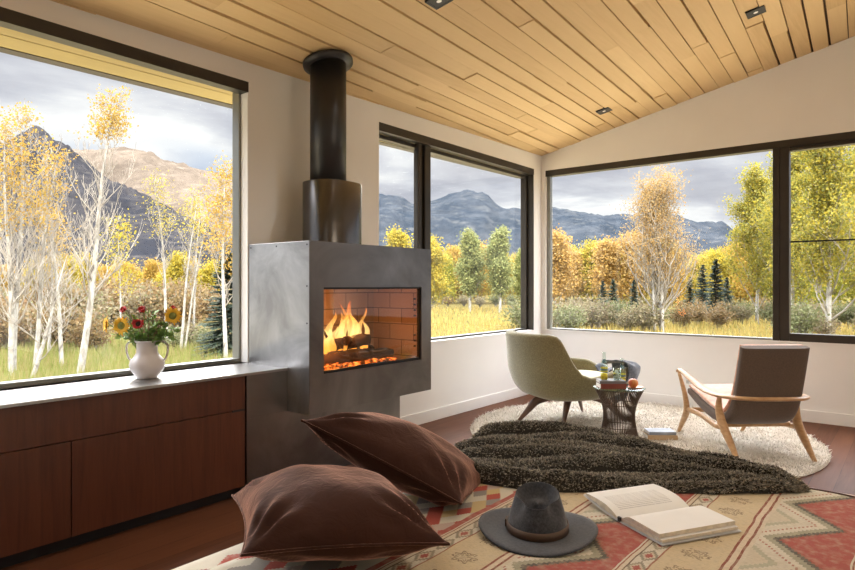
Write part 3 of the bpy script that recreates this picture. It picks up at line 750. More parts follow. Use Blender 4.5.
bk = empty('open_book', (-.622, 1.905, .5015), R(-31)); tag(bk, 'large white hardback book lying open on the bed beside the hat', 'book'); bk.scale = (.93, .93, 1)
HL = .145
def prof_l(s_):   # s from spine (0) to edge (1): x,z of the left page surface
    return (-.186 * s_, .022 * math.sin(min(1, s_ * 2.1) * PI / 2) ** .8 + .022 * s_ ** 1.2 - .014 * s_ ** 3)
def prof_r(s_): return (.178 * s_, .029 * math.sin(min(1, s_ * 3.2) * PI / 2) ** .7 - .004 * s_)
def block(prof, botf, name, mat_top, mir):
    mb = MB(); n = 22
    top = [prof(i / n) for i in range(n + 1)]; bot_ = [botf(i / n) for i in range(n + 1)]
    for y_, m_, fl in ((-HL, 1, 0), (HL, 1, 1)):
        V = [(x_, y_, z_) for x_, z_ in top] + [(x_, y_, z_) for x_, z_ in bot_]
        mb.add(V, [((i, i + 1, n + 2 + i, n + 1 + i)) for i in range(n)], m_)
    V = [(x_, y_, z_) for y_ in (-HL, HL) for x_, z_ in top]; mb.add(V, [(i, i + 1, n + 2 + i, n + 1 + i) for i in range(n)], 0, True)
    (xt, zt), (xb_, zb) = top[-1], bot_[-1]; mb.add([(xt, -HL, zt), (xt, HL, zt), (xb_, HL, zb), (xb_, -HL, zb)], [(0, 1, 2, 3)], 1)
    return mb.build(name, [mat_top, M['page_edge']], bk)
block(prof_l, lambda s_: (-.186 * s_, .004 + .022 * s_ ** 1.6), 'left_pages', M['print'], 0)
block(prof_r, lambda s_: (.178 * s_, .0135), 'right_pages', M['page'], 1)
block(lambda s_: (.186 * s_ + .004, .0125), lambda s_: (.186 * s_ + .004, .0045), 'lower_pages', M['page'], 1)
mb = MB()
def cov(u, v):
    x_ = lerp(-.193, .198, u); z_ = .0025 if x_ > 0 else .0025 + .022 * (-x_ / .193) ** 1.6
    return (x_, lerp(-HL - .006, HL + .006, v), z_)
mb.grid(cov, 30, 2); mb.grid(lambda u, v: (cov(1 - u, v)[0], cov(1 - u, v)[1], cov(1 - u, v)[2] - .0025), 30, 2)
cvr = mb.build('cover', M['cover_w'], bk)
MB().box(-.006, .006, -HL - .006, -HL + .001, .001, .014).build('spine_band', M['kick'], cvr)

# ------------------------------------------------------------------ green lounge chair
g = G('olive_boucle'); n = g.noise(g.coord(), 120, 3, .7)
M['olive'] = g.set(Base_Color=g.ramp(n, [(.3, (.13, .112, .055)), (.7, (.28, .245, .13))]), Roughness=.95, Sheen_Weight=.5, Sheen_Roughness=.4); g.bump(n, .4, .004)
M['cream'] = plain('cream_wool', (.62, .54, .36), .9, noise_amt=.1, nscale=70)
M['walnut'] = plain('walnut_leg', (.11, .052, .030), .35, noise_amt=.3, nscale=12)
gc = empty('lounge_chair', (-2.42, 4.93, RT), R(-30)); tag(gc, 'olive green high-backed lounge chair with walnut legs beside the side table', 'chair')
def topH(ph):        # ph degrees from rear
    return interp([(0, .785), (46, .785), (54, .768), (58, .72), (62, .63), (67, .54), (75, .47), (88, .435), (100, .455), (118, .505), (138, .485), (152, .42), (162, .39), (180, .38)], ph)
def shell(z, ph_s, inset=0.0):
    a = R(ph_s); ph = abs(ph_s)
    t = max(0, min(1, (z - .225) / .26)); bowl = .56 + .44 * math.sqrt(1 - (1 - t) ** 2)
    rx = .47 - inset - .03 * sst(.45, .78, z) ; ry = (.42 if ph < 90 else .66) - inset
    k = math.sin(a), -math.cos(a)
    e = 2.5; m_ = (abs(k[0]) ** e + abs(k[1]) ** e) ** (-1 / e)
    x = rx * k[0] * m_ * bowl; y = ry * k[1] * m_ * bowl
    if ph < 90: y -= .16 * max(0, z - .40) * math.cos(a)
    return Vector((x, y, z))
nphi, nz = 96, 16
def chairf(u, v):
    ph = u * 360 - 180; H = topH(abs(ph)); n_out = .5
    th = .075 if abs(ph) < 60 else .07
    if v <= .52:
        z = lerp(.225, H - .02, v / .52); return tuple(shell(z, ph))
    if v <= .68:
        q_ = (v - .52) / .16 * PI; ins = th * .5 * (1 - math.cos(q_)); z = H - .02 + .022 * math.sin(q_); p = shell(H - .02, ph, ins); return (p.x, p.y, z)
    z = lerp(H - .02, .33, (v - .68) / .32); p = shell(max(z, .40), ph, th); return (p.x, p.y, z)
mb = MB().grid(chairf, nphi, 34, closeu=True)
mb.add([shell(.225, k / 48 * 360 - 180) for k in range(48)], [tuple(range(48))], 0, True)
mb.build('shell', M['olive'], gc)
def seatf(u, v):
    ph = u * 360; p = shell(.44, ph - 180, .085); k = v ** .6; e = 1 - v ** 6
    return (p.x * k, p.y * k, .335 + .075 * e)
MB().grid(seatf, 64, 12, closeu=True).build('seat_cushion', M['cream'], gc)
MB().grid(lambda u, v: Vector((.17 * math.cos(u * 2 * PI) * math.sin(v * PI), -.20 + .11 * math.sin(u * 2 * PI) * math.sin(v * PI), .46 + .09 * math.cos(v * PI))), 24, 14, closeu=True).build('lumbar_cushion', M['olive'], gc)
# legs: world foot points -> local
inv = Matrix.Rotation(R(30), 4, 'Z')
def loc_(p, z): q_ = inv @ Vector((p[0] + 2.42, p[1] - 4.93, 0)); return Vector((q_.x, q_.y, z))
for foot in ((-2.705, 4.645), (-2.31, 4.715), (-2.46, 5.43), (-1.98, 5.26)):
    a_ = loc_(foot, 0); ctr = loc_((-2.36, 5.0), .25)
    if foot[0] < -2.6: m1 = loc_((-2.58, 4.78), .19)
    elif foot[1] < 4.8: m1 = loc_((-2.31, 4.80), .19)
    else: m1 = a_.lerp(ctr, .42); m1.z = .19
    m2 = m1.lerp(ctr, .5); m2.z = .235
    pts = bez([a_, a_.lerp(m1, .55) + Vector((0, 0, .005)), m1, m2, ctr], 5)
    mb = MB(); N_ = len(pts); mb.tube(pts, [(.009 + .018 * math.sin(min(1, i / N_ * 1.5) * PI / 2), .012 + .030 * math.sin(min(1, i / N_ * 1.4) * PI / 2)) for i in range(N_)], 10); mb.build('leg', M['walnut'], gc)

# blue-grey jacket over the front of the green chair
g = G('blue_grey_wool'); n = g.noise(g.coord(), 60, 3); M['bluewool'] = g.set(Base_Color=g.ramp(n, [(.3, (.035, .045, .065)), (.7, (.11, .125, .16))]), Roughness=.9, Sheen_Weight=.3)
def jk(u, v):
    # along the near arm towards the front, falling over the front lip
    ph = lerp(118, 205, u); a = ph if ph <= 180 else 360 - ph
    H = topH(a); s_ = ph if ph <= 180 else ph - 360
    if v < .42:
        t = v / .42; dr = .14 + .12 * sst(130, 175, ph); p = shell(max(.28, H - dr + t * dr), s_, -.016); z = H - dr + t * dr
    else:
        t = (v - .42) / .58; p = shell(H - .02, s_, .20 * t); z = H + .014 + .018 * math.sin(t * PI)
    z += .012 * math.sin(u * 24 + v * 3) + .01 * noise.noise(Vector((u * 9, v * 6, 0)))
    return Vector((p.x * (1 + .01 * math.sin(u * 24)), p.y, z + .012))
mb = MB().grid(jk, 60, 26); V0 = list(mb.v); nb = len(V0)
ja = mb.build('draped_jacket', M['bluewool'], loc=gc.location, rotz=R(-30)); md = ja.modifiers.new('t', 'SOLIDIFY'); md.thickness = .006; md.offset = 1
tag(ja, 'blue grey jacket draped over the front of the olive chair', 'jacket')

# ------------------------------------------------------------------ wooden lounge chair (sculpted oak frame)
g = G('blond_oak'); n = g.noise(g.coord(scale=(4, 4, 14)), 5, 5); M['oak'] = g.set(Base_Color=g.ramp(n, [(.3, (.42, .23, .10)), (.7, (.58, .36, .18))]), Roughness=.42)
M['taupe'] = plain('taupe_linen', (.115, .080, .060), .9, noise_amt=.18, nscale=140, Sheen_Weight=.2)
M['peach'] = plain('peach_velvet', (.55, .27, .16), .8, noise_amt=.35, nscale=24, Sheen_Weight=.8)
tcn = empty('easy_chair', (-1.018, 5.0, RT), R(41)); tag(tcn, 'low easy chair with curved pale oak arms and taupe back, seen from behind', 'chair')
# side profile of the upholstered body (y forward, z up)
outer = bez([(0, .36, .315), (0, .22, .255), (0, .05, .205), (0, -.12, .19), (0, -.255, .235), (0, -.335, .345), (0, -.385, .52), (0, -.440, .760)], 7)
inner = bez([(0, .37, .385), (0, .22, .35), (0, .05, .305), (0, -.10, .285), (0, -.185, .325), (0, -.255, .42), (0, -.305, .56), (0, -.365, .780)], 7)
def width_at(z, y): return .232
def slab(curA, curB, name, mat, fa, fb_, edge):
    n = len(curA)
    def fn(u, v):
        i = min(int(u * (n - 1) + .5), n - 1); a, b = curA[i], curB[i]; A_ = a.lerp(b, fa); B_ = a.lerp(b, fb_)
        q_ = v * 2 * PI - PI / 2; cx_, sx_ = math.cos(q_), math.sin(q_); e = 5
        m_ = (abs(cx_) ** e + abs(sx_) ** e) ** (-1 / e); endk = 1
        w_ = width_at(a.z, a.y) - edge
        c_ = A_.lerp(B_, .5 + .5 * sx_ * m_); return (w_ * cx_ * m_, c_.y, c_.z)
    mb = MB().grid(lambda v, u: fn(u, v), 40, n, closeu=True)
    for i in (0, n - 1): mb.add([fn(i / (n - 1), k / 40) for k in range(40)], [tuple(range(40))], 0, True)
    return mb.build(name, mat, tcn)
slab(outer, inner, 'back_shell', M['taupe'], 0, .86, 0)
slab(outer, inner, 'seat_cushion', M['peach'], .80, 1.18, .014)
# hoop arm
arm = [(-.285, .43, .495), (-.295, .36, .512), (-.300, .22, .485), (-.300, .02, .435), (-.292, -.16, .415), (-.262, -.32, .418), (-.18, -.425, .425), (-.07, -.470, .43), (.07, -.470, .43), (.18, -.425, .425), (.262, -.32, .418), (.292, -.16, .415), (.300, .02, .435), (.300, .22, .485), (.295, .36, .512), (.285, .43, .495)]
pts = bez(arm, 6); N_ = len(pts); rad = []
for i, p in enumerate(pts):
    wv = interp([(-.5, .021), (-.3, .034), (-.1, .040), (.1, .034), (.35, .020), (.45, .010)], p.y); rad.append((wv, .012 if p.y > .38 else .014))
MB().tube(pts, rad, 12).build('arm_hoop', M['oak'], tcn)
for sgn in (-1, 1):
    rl = bez([(sgn * .262, -.43, 0), (sgn * .264, -.33, .11), (sgn * .270, -.235, .22), (sgn * .278, -.205, .32), (sgn * .285, -.225, .415)], 6); n_ = len(rl)
    MB().tube(rl, [(.014 + .010 * math.sin(i / (n_ - 1) * PI), .013 + .028 * math.sin(i / (n_ - 1) * PI) ** 1.2) for i in range(n_)], 10).build('leg', M['oak'], tcn)
    fl = bez([(sgn * .262, .46, 0), (sgn * .262, .385, .10), (sgn * .264, .315, .20), (sgn * .274, .32, .32), (sgn * .284, .405, .495)], 6); n_ = len(fl)
    MB().tube(fl, [(.013 + .007 * math.sin(i / (n_ - 1) * PI), .012 + .020 * math.sin(i / (n_ - 1) * PI) ** 1.2) for i in range(n_)], 10).build('leg', M['oak'], tcn)
    rr_ = bez([(sgn * .268, -.26, .20), (sgn * .264, -.12, .185), (sgn * .262, .10, .215), (sgn * .264, .31, .215)], 6)
    MB().tube(rr_, [(.014, .020)] * len(rr_), 10).build('side_rail', M['oak'], tcn)
MB().tube([(-.262, -.16, .196), (.262, -.16, .196)], [(.012, .018)] * 2, 8).build('cross_rail', M['oak'], tcn)
MB().tube([(-.262, .22, .225), (.262, .22, .225)], [(.012, .018)] * 2, 8).build('cross_rail', M['oak'], tcn)

# ------------------------------------------------------------------ wire side table
M['bronze_wire'] = plain('bronze_wire', (.13, .095, .075), .30, .9)
TX, TY = -1.752, 4.51; TZ = .445
tb = empty('side_table', (TX, TY, RT)); tag(tb, 'round glass-topped side table on a waisted bronze wire base', 'table')
mb = MB(); NW = 64
def trad(z): return interp([(0, .150), (.03, .146), (.10, .126), (.18, .112), (.26, .114), (.33, .135), (.39, .165), (.415, .180)], z)
for k in range(NW):
    a0 = 2 * PI * k / NW
    for tw in (.05,):
        pts = [((trad(z)) * math.cos(a0 + tw * (z / .415 * 2 - 1)), trad(z) * math.sin(a0 + tw * (z / .415 * 2 - 1)), z) for z in [i * .415 / 12 for i in range(13)]]
        if tw > 0 or k % 1 == 0: mb.tube(pts, .0034, 4)
for z in (.004, .13, .30, .412):
    r_ = trad(z); mb.tube([(r_ * math.cos(i * PI / 24), r_ * math.sin(i * PI / 24), z) for i in range(49)], .004 if z < .01 or z > .4 else .0025, 6, cap=False)
mb.build('wire_base', M['bronze_wire'], tb)
MB().lathe([(.186, .414), (.189, .417), (.189, .421), (.186, .424)], n=56).build('glass_top', M['table_glass'], tb)
TZ = RT + .4245
def tloc(b, fwd=0):   # spot on the table top
    l = (b - 619) / F * 4.62; return (TX + l * CS - fwd * CC, TY + l * CC + fwd * CS)
def closed_book(name, c, sz, z, rot, mat_c, label, group=None):
    o = empty(name, (c[0], c[1], z), rot); tag(o, label, 'book', group)
    w_, h_, t_ = sz
    MB().box(-w_ / 2 + .003, w_ / 2 - .003, -h_ / 2 + .003, h_ / 2 - .003, .002, t_ - .002).build('pages', M['page'], o)
    MB().box(-w_ / 2, w_ / 2, -h_ / 2, h_ / 2, 0, .0025).box(-w_ / 2, w_ / 2, -h_ / 2, h_ / 2, t_ - .0025, t_).box(-w_ / 2, w_ / 2, -h_ / 2, -h_ / 2 + .0025, .002, t_ - .002).build('cover', mat_c, o, bevel=.0008)
    return o
M['redbook'] = plain('red_book_cloth', (.20, .045, .03), .7); M['greybook'] = plain('grey_book_cloth', (.16, .16, .17), .6); M['tanbook'] = plain('tan_paper_cover', (.50, .36, .22), .7); M['bluebook'] = plain('pale_blue_cover', (.28, .33, .42), .5, noise_amt=.3, nscale=10)
b1 = tloc(609.5, -.035)
closed_book('hardback_book', b1, (.19, .13, .036), TZ, YAW + R(1), M['redbook'], 'thick red-spined hardback book on the glass side table')
closed_book('hardback_book', (b1[0] - .004, b1[1] + .004), (.19, .13, .020), TZ + .0365, YAW + R(-2), M['greybook'], 'dark grey book stacked on the red book on the side table')
bz = TZ + .0575
M['beer'] = plain('lemonade', (.85, .62, .03), .25); M['label'] = plain('bottle_label', (.75, .66, .10), .5); M['lblue'] = plain('label_blue', (.12, .25, .33), .5); M['cap'] = plain('steel_cap', (.5, .5, .5), .3, .9)
def bottle(p, z, label, fill):
    o = empty('glass_bottle', (p[0], p[1], z)); tag(o, label, 'bottle', 'lemonade bottles on the side table')
    k = 1.0; pr_ = [(.001, .0), (.026, .0), (.028, .004), (.028, .095), (.024, .12), (.014, .155), (.0115, .175), (.0115, .196), (.0135, .198), (.0135, .205), (.010, .206)]
    MB().lathe([(r_ * k, h_ * k) for r_, h_ in pr_], n=24, capt=False).build('glass_body', M['bottle_glass'], o)
    MB().lathe([(.002, .003), (.024, .003), (.0245, fill * .5), (.0245, fill)], n=20).build('drink', M['beer'], o)
    mb = MB(); mb.lathe([(.0262, .060), (.0262, .092)], n=24, capb=False, capt=False); lb_ = mb.build('label_band', M['label'], o)
    mb = MB(); mb.lathe([(.0266, .070), (.0266, .082)], n=24, capb=False, capt=False); mb.build('label_print', M['lblue'], lb_)
    mb = MB(); mb.lathe([(.0152, .128), (.0122, .150)], n=20, capb=False, capt=False); mb.build('neck_label', M['lblue'], o)
    return o
bottle(tloc(603.0, -.03), bz, 'clear bottle of yellow drink at the left end of the book stack', .048)
bottle(tloc(624.5, .055), TZ, 'clear bottle of yellow drink on the glass behind the apple', .05)
p = tloc(615.5, -.035); o = empty('drinking_glass', (p[0], p[1], bz)); tag(o, 'clear tumbler with ice standing on the book between the two bottles', 'glass')
MB().lathe([(.001, 0), (.026, 0), (.030, .085), (.0285, .085), (.0245, .006), (.001, .006)], n=24, capb=False, capt=False).build('tumbler', M['bottle_glass'], o)
M['ice'] = plain('ice_water', (.80, .84, .82), .15); M['lemon'] = plain('lemon_slice', (.85, .72, .15), .5)
mb = MB(); rng = random.Random(2)
for i in range(7):
    x_, y_, z_ = rng.uniform(-.011, .011), rng.uniform(-.011, .011), .014 + i * .008; s_ = .0095; mb.box(x_ - s_, x_ + s_, y_ - s_, y_ + s_, z_ - s_ * .7, z_ + s_ * .7)
mb.build('ice_cubes', M['ice'], o, bevel=.002)
MB().lathe([(.001, .0), (.016, 0), (.016, .004), (.001, .004)], n=16, c=(-.008, -.012, .045)).build('lemon_slice', M['lemon'], o)
# apple on a small copper dish
M['copper'] = plain('copper_tray', (.45, .16, .07), .3, .8)
p = tloc(633, -.055); o = MB().lathe([(.001, 0), (.045, 0), (.058, .010), (.056, .011), (.044, .003), (.001, .003)], n=28, capb=False, capt=False).build('copper_dish', M['copper'], loc=(p[0], p[1], TZ)); tag(o, 'small copper dish on the right of the side table', 'dish')
g = G('apple_skin'); n = g.noise(g.coord(scale=(1, 1, .3)), 30, 3); M['apple'] = g.set(Base_Color=g.ramp(n, [(.35, (.45, .05, .03)), (.6, (.62, .22, .06)), (.75, (.66, .50, .14))]), Roughness=.35)
p = tloc(630.5, -.06); ap = empty('apple', (p[0], p[1], TZ + .004)); tag(ap, 'red and yellow apple on the copper dish on the side table', 'fruit')
MB().lathe([(.002, .004), (.014, .0), (.028, .008), (.036, .028), (.036, .042), (.028, .058), (.014, .064), (.003, .058)], n=24).build('flesh', M['apple'], ap)
MB().tube([(0, 0, .057), (.002, 0, .066), (.005, 0, .074)], .0016, 6).build('stem', M['walnut'], ap)
# books on the rug
closed_book('paperback_book', (-1.565, 4.86), (.225, .145, .034), RT + .004, R(35), M['tanbook'], 'tan paperback on the rug, lower of the two between the chairs')
closed_book('paperback_book', (-1.568, 4.866), (.205, .135, .024), RT + .0385, R(38), M['bluebook'], 'pale blue paperback on top of the tan one on the rug')
# outlet
o = MB().box(-.057, .057, -.006, 0, -.036, .036).build('wall_outlet', M['base'], loc=(-1.757, YW, .255), bevel=.002); tag(o, 'white wall outlet plate on the low back wall behind the oak chair', 'outlet')
MB().box(-.034, -.008, -.0075, -.005, -.016, .016).box(.008, .034, -.0075, -.005, -.016, .016).build('sockets', plain('socket_grey', (.5, .49, .47), .5), o)

# ------------------------------------------------------------------ vase and flowers
M['ceramic'] = plain('glazed_ceramic', (.62, .57, .55), .30, noise_amt=.05)
VP = Vector((-3.25, 1.665, SILL))
vz = empty('flower_vase', VP, YAW); tag(vz, 'white two-handled ceramic vase holding flowers on the steel counter', 'vase')
MB().lathe([(.001, 0), (.050, 0), (.054, .006), (.066, .022), (.085, .050), (.090, .075), (.083, .098), (.064, .120), (.054, .138), (.053, .175), (.057, .192), (.063, .200), (.060, .202), (.052, .190), (.048, .150), (.050, .13), (.05, .06), (.001, .05)], n=44, capb=False, capt=False).build('vase_body', M['ceramic'], vz)
for s_ in (-1, 1):
    MB().tube(bez([(s_ * .057, 0, .193), (s_ * .085, 0, .198), (s_ * .108, 0, .180), (s_ * .110, 0, .14), (s_ * .098, 0, .105), (s_ * .082, 0, .092)], 6), (.0055), 8).build('handle', M['ceramic'], vz)
M['stemgreen'] = plain('stem_green', (.13, .22, .05), .6); M['leafgreen'] = plain('leaf_green', (.16, .28, .06), .6, noise_amt=.4, nscale=40)
M['petal_y'] = plain('yellow_petals', (.88, .50, .03), .6, noise_amt=.2, nscale=50); M['petal_r'] = plain('red_petals', (.45, .02, .02), .6); M['disc'] = plain('dark_disc', (.045, .028, .015), .9); M['twig'] = plain('dry_twig', (.22, .13, .08), .8); M['disc_g'] = plain('seed_green', (.22, .24, .06), .9)
def flower(name, top, face, r, petal, discm, npet, label, cat='flower', group=None, lay=2):
    """top: local head centre relative to the vase; face: direction it looks"""
    o = empty(name, VP); tag(o, label, cat, group)
    rm = Matrix.Rotation(YAW, 3, 'Z'); T = rm @ Vector(top); n = (rm @ Vector(face)).normalized(); base = rm @ Vector((top[0] * .12, top[1] * .12, .12))
    mid = base.lerp(T, .55) + Vector((0, 0, .02)) - n * .01
    MB().tube(bez([base, mid, T - n * .012], 6), .0032, 6).build('stem', M['stemgreen'], o)
    a = n.cross(Vector((0, 0, 1))); a.normalize(); b = n.cross(a); mb = MB(); rr = random.Random(int(top[0] * 1000) + 7)
    for L_ in range(lay):
        for k in range(npet):
            q_ = 2 * PI * (k + .5 * L_) / npet + rr.uniform(-.08, .08); d_ = a * math.cos(q_) + b * math.sin(q_); s_ = a * -math.sin(q_) + b * math.cos(q_)
            rr_ = r * rr.uniform(.80, 1.18) * (1 - .15 * L_); w_ = r * PI / npet * .85; up = n * (.004 + .006 * L_)
            P0 = T + d_ * r * .32; P1 = T + d_ * rr_ * .68 + up * 1.5; P2 = T + d_ * rr_ + up * (.4 if L_ == 0 else 1.2)
            mb.add([P0 - s_ * w_ * .5, P0 + s_ * w_ * .5, P1 + s_ * w_, P1 - s_ * w_, P2, P1 - n * .002], [(0, 1, 2, 3), (3, 2, 4)], 0, True)
    mb.build('petals', petal, o)
    mb = MB(); V = []
    for j in range(5):
        t_ = j / 4
        for k in range(14):
            q_ = 2 * PI * k / 14; V.append(T + (a * math.cos(q_) + b * math.sin(q_)) * r * .42 * math.cos(t_ * PI / 2 * .95) + n * (.002 + r * .25 * math.sin(t_ * PI / 2)))
    Fc = [(j * 14 + k, j * 14 + (k + 1) % 14, (j + 1) * 14 + (k + 1) % 14, (j + 1) * 14 + k) for j in range(4) for k in range(14)]; Fc.append(tuple(4 * 14 + k for k in range(14)))
    mb.add(V, Fc, 0, True); mb.build('flower_centre', discm, o)
    # sepals behind
    mb = MB()
    for k in range(9):
        q_ = 2 * PI * k / 9; d_ = a * math.cos(q_) + b * math.sin(q_); s_ = n.cross(d_); P0 = T - n * .004; mb.add([P0 - s_ * r * .15, P0 + s_ * r * .15, T + d_ * r * .62 - n * .006], [(0, 1, 2)])
    MBb = mb.build('sepals', M['stemgreen'], o)
    return o
# local: x to the right as seen, y away from viewer, z up
flower('sunflower', (-.205, -.02, .288), (-.80, -.6, .05), .046, M['petal_y'], M['disc_g'], 18, 'sunflower turned sideways at the far left of the bouquet')
flower('sunflower', (-.108, -.06, .285), (-.10, -1, .05), .050, M['petal_y'], M['disc_g'], 18, 'sunflower facing the room, left of the red bloom')
flower('sunflower', (.150, -.03, .335), (.25, -.9, .15), .048, M['petal_y'], M['disc_g'], 18, 'sunflower highest at the right of the bouquet')
flower('anemone', (-.015, -.07, .295), (.1, -1, .15), .032, M['petal_r'], M['disc'], 10, 'red anemone with a dark centre at the middle of the bouquet')
flower('anemone', (-.035, .02, .365), (-.1, -.8, .5), .024, M['petal_r'], M['petal_r'], 10, 'small red bloom above the middle of the bouquet')
flower('anemone', (-.140, .03, .365), (-.3, -.7, .5), .022, M['petal_r'], M['petal_r'], 10, 'small dark red bloom at the upper left of the bouquet')
flower('anemone', (.125, .04, .372), (-.2, -.7, .5), .016, M['petal_r'], M['disc'], 9, 'tiny red bloom behind the right sunflower')
def greenery(seed, label, spread, hgt, mat, nleaf, ls, nst, name='foliage_sprig'):
    rr = random.Random(seed); mb = MB(); rm = Matrix.Rotation(YAW, 3, 'Z')
    for i in range(nst):
        tx_ = rr.uniform(-spread, spread); ty = rr.uniform(-.06, .08); hz = hgt * rr.uniform(.75, 1.1) * (1 - .25 * abs(tx_) / spread)
        pts = bez([rm @ Vector((tx_ * .1, ty * .1, .12)), rm @ Vector((tx_ * .45, ty * .5, .20)), rm @ Vector((tx_, ty, hz))], 6); mb.tube(pts, .0016, 4)
        for j in range(nleaf):
            t_ = rr.uniform(.35, 1); p_ = pts[int(t_ * (len(pts) - 1))]; d_ = Vector((rr.uniform(-1, 1), rr.uniform(-1, 1), rr.uniform(-.3, 1))).normalized(); s_ = d_.cross(Vector((rr.uniform(-1, 1), rr.uniform(-1, 1), rr.uniform(-1, 1)))).normalized()
            l_ = ls * rr.uniform(.6, 1.2)
            mb.add([p_, p_ + d_ * l_ * .5 + s_ * l_ * .22, p_ + d_ * l_, p_ + d_ * l_ * .5 - s_ * l_ * .22], [(0, 1, 2, 3)])
    o = mb.build(name, mat, loc=VP); tag(o, label, 'foliage', kind=None); return o
greenery(31, 'green leafy sprigs filling the bouquet in the vase', .17, .36, M['leafgreen'], 16, .042, 26)
greenery(32, 'dry brown seed twigs standing above the bouquet', .16, .42, M['twig'], 30, .011, 20, 'dry_twigs')

# ------------------------------------------------------------------ outdoors
GZ = -1.0
g = G('meadow'); co = g.coord()
n = g.noise(co, .045, 5, .6, .4); n2 = g.noise(co, .9, 6, .7); n3 = g.noise(co, 9, 4, .7)
c = g.ramp(n, [(.34, (.22, .24, .06)), (.46, (.44, .34, .12)), (.58, (.56, .42, .17)), (.70, (.42, .27, .10))])
c = g.mix(g.ramp(n2, [(.4, (0, 0, 0)), (.7, (.6, .6, .6))]), c, (.30, .29, .09)); c = g.mix(g.ramp(n3, [(.4, (0, 0, 0)), (.75, (.5, .5, .5))]), c, (.58, .46, .22))
c = g.mix(.76, c, (0, 0, 0))
M['meadow'] = g.set(Base_Color=c, Roughness=1.0); g.b.inputs['Specular IOR Level'].default_value = 0
mb = MB()
def gf(u, v):
    a = lerp(R(-62), R(62), u) + YAW; r_ = 4.3 * (1400 / 4.3) ** v
    x, y = -math.sin(a) * r_, math.cos(a) * r_
    h = GZ + .10 * noise.noise(Vector((x * .12, y * .12, 0))) * sst(6, 20, r_) + 1.2 * noise.noise(Vector((x * .006, y * .006, 4))) * sst(60, 300, r_)
    return (x, y, h)
struct(MB().grid(gf, 80, 70).build('ground', M['meadow']))

M['bounce_tone'] = plain('bounce_slab_pale', (.36, .30, .19), .9, noise_amt=.08, nscale=2)  # pale warm colour for the added bounce surface
struct(MB().box(-10, XW - TH - .01, -8, 13, GZ - .2, GZ + .06).box(XW - TH - .01, 8, YW + TH + .01, 13, GZ - .2, GZ + .06).build('bounce_slab', M['bounce_tone']))  # unseen slab added to bounce light onto eave and ceiling

# mountains: height fields far away
def mountain(name, dists, ridge, mat, seed, rough, b0=-500, b1=1350, base=.0, nb=380, nd=80, sharp=1.0):
    d0, d1 = dists
    def fn(u, v):
        b = lerp(b0, b1, u); D = lerp(d0, d1 + (d1 - d0) * .35, v); p = bearing(b, D)
        H = 1.2 + (286 - ridge(b)) / F * d1
        t = (D - d0) / (d1 - d0); shape = sst(0, 1, min(t, 1)) ** sharp if t <= 1 else 1 - (t - 1) * 1.2
        # erosion ridges
        s_ = 1 / (d1 * .11); q_ = Vector((p.x * s_, p.y * s_, seed)); rd = 0; am = 1
        for o_ in range(7):
            rd += am * (1 - abs(noise.noise(q_)) * 2.2); q_ = q_ * 2.07; am *= .5
        rd = (rd / 1.94) - .55
        mid = math.sin(PI * min(1, max(0, t))) ** .7 if t < 1 else 0
        z = GZ + (H - GZ) * shape + (H - GZ) * rough * rd * (mid + .10)
        return (p.x, p.y, z)
    return struct(MB().grid(fn, nb, nd).build(name, mat))
def rock_mat(name, forest, rock, light_, fmin, fmax, sc):
    forest, rock, light_ = [tuple(k * .42 for k in q_) for q_ in (forest, rock, light_)]
    g = G(name); co = g.coord(); n = g.noise(co, sc, 8, .68, .4); n2 = g.noise(co, sc * 5, 6, .7); n3 = g.noise(g.coord(scale=(1, 1, 4)), sc * 2.2, 6, .7)
    c = g.mix(g.ramp(n, [(fmin, (0, 0, 0)), (fmax, (1, 1, 1))]), forest, rock)
    c = g.mix(g.ramp(n3, [(.52, (0, 0, 0)), (.66, (.8, .8, .8))]), c, light_); c = g.mix(g.ramp(n2, [(.4, (0, 0, 0)), (.7, (.45, .45, .45))]), c, tuple(k * .6 for k in forest))
    g.set(Base_Color=c, Roughness=1); g.b.inputs['Specular IOR Level'].default_value = 0; g.bump(g.noise(co, sc * 3.5, 9, .75), .5, .8 / sc * .25); return g.mat
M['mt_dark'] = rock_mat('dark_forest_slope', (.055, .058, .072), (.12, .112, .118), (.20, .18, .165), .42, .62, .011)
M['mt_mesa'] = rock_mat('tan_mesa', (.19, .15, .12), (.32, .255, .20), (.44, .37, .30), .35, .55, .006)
M['mt_mid'] = rock_mat('haze_blue_range', (.060, .078, .105), (.12, .135, .16), (.21, .215, .22), .40, .60, .007)  # blue of distance haze put into the rock and forest colours
M['mt_far'] = rock_mat('haze_blue_peaks', (.13, .18, .28), (.16, .21, .31), (.20, .24, .33), .4, .6, .001)  # stronger haze blue put into the farthest slopes
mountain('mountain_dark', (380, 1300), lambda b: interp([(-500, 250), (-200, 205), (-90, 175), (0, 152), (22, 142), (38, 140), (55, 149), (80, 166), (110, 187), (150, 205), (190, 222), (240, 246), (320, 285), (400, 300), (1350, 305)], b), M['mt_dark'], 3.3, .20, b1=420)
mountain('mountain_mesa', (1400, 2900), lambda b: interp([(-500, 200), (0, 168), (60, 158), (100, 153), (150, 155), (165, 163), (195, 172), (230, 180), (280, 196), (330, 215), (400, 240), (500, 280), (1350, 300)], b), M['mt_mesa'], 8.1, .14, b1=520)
mountain('mountain_range', (900, 2600), lambda b: interp([(200, 290), (250, 250), (300, 222), (350, 206), (378, 200), (392, 201), (412, 208), (430, 203), (450, 197), (466, 195), (484, 199), (500, 212), (525, 216), (552, 213), (585, 215), (615, 220), (650, 219), (668, 219), (700, 226), (722, 226), (745, 238), (775, 244), (810, 250), (900, 262), (1350, 280)], b), M['mt_mid'], 5.7, .20, b0=200)
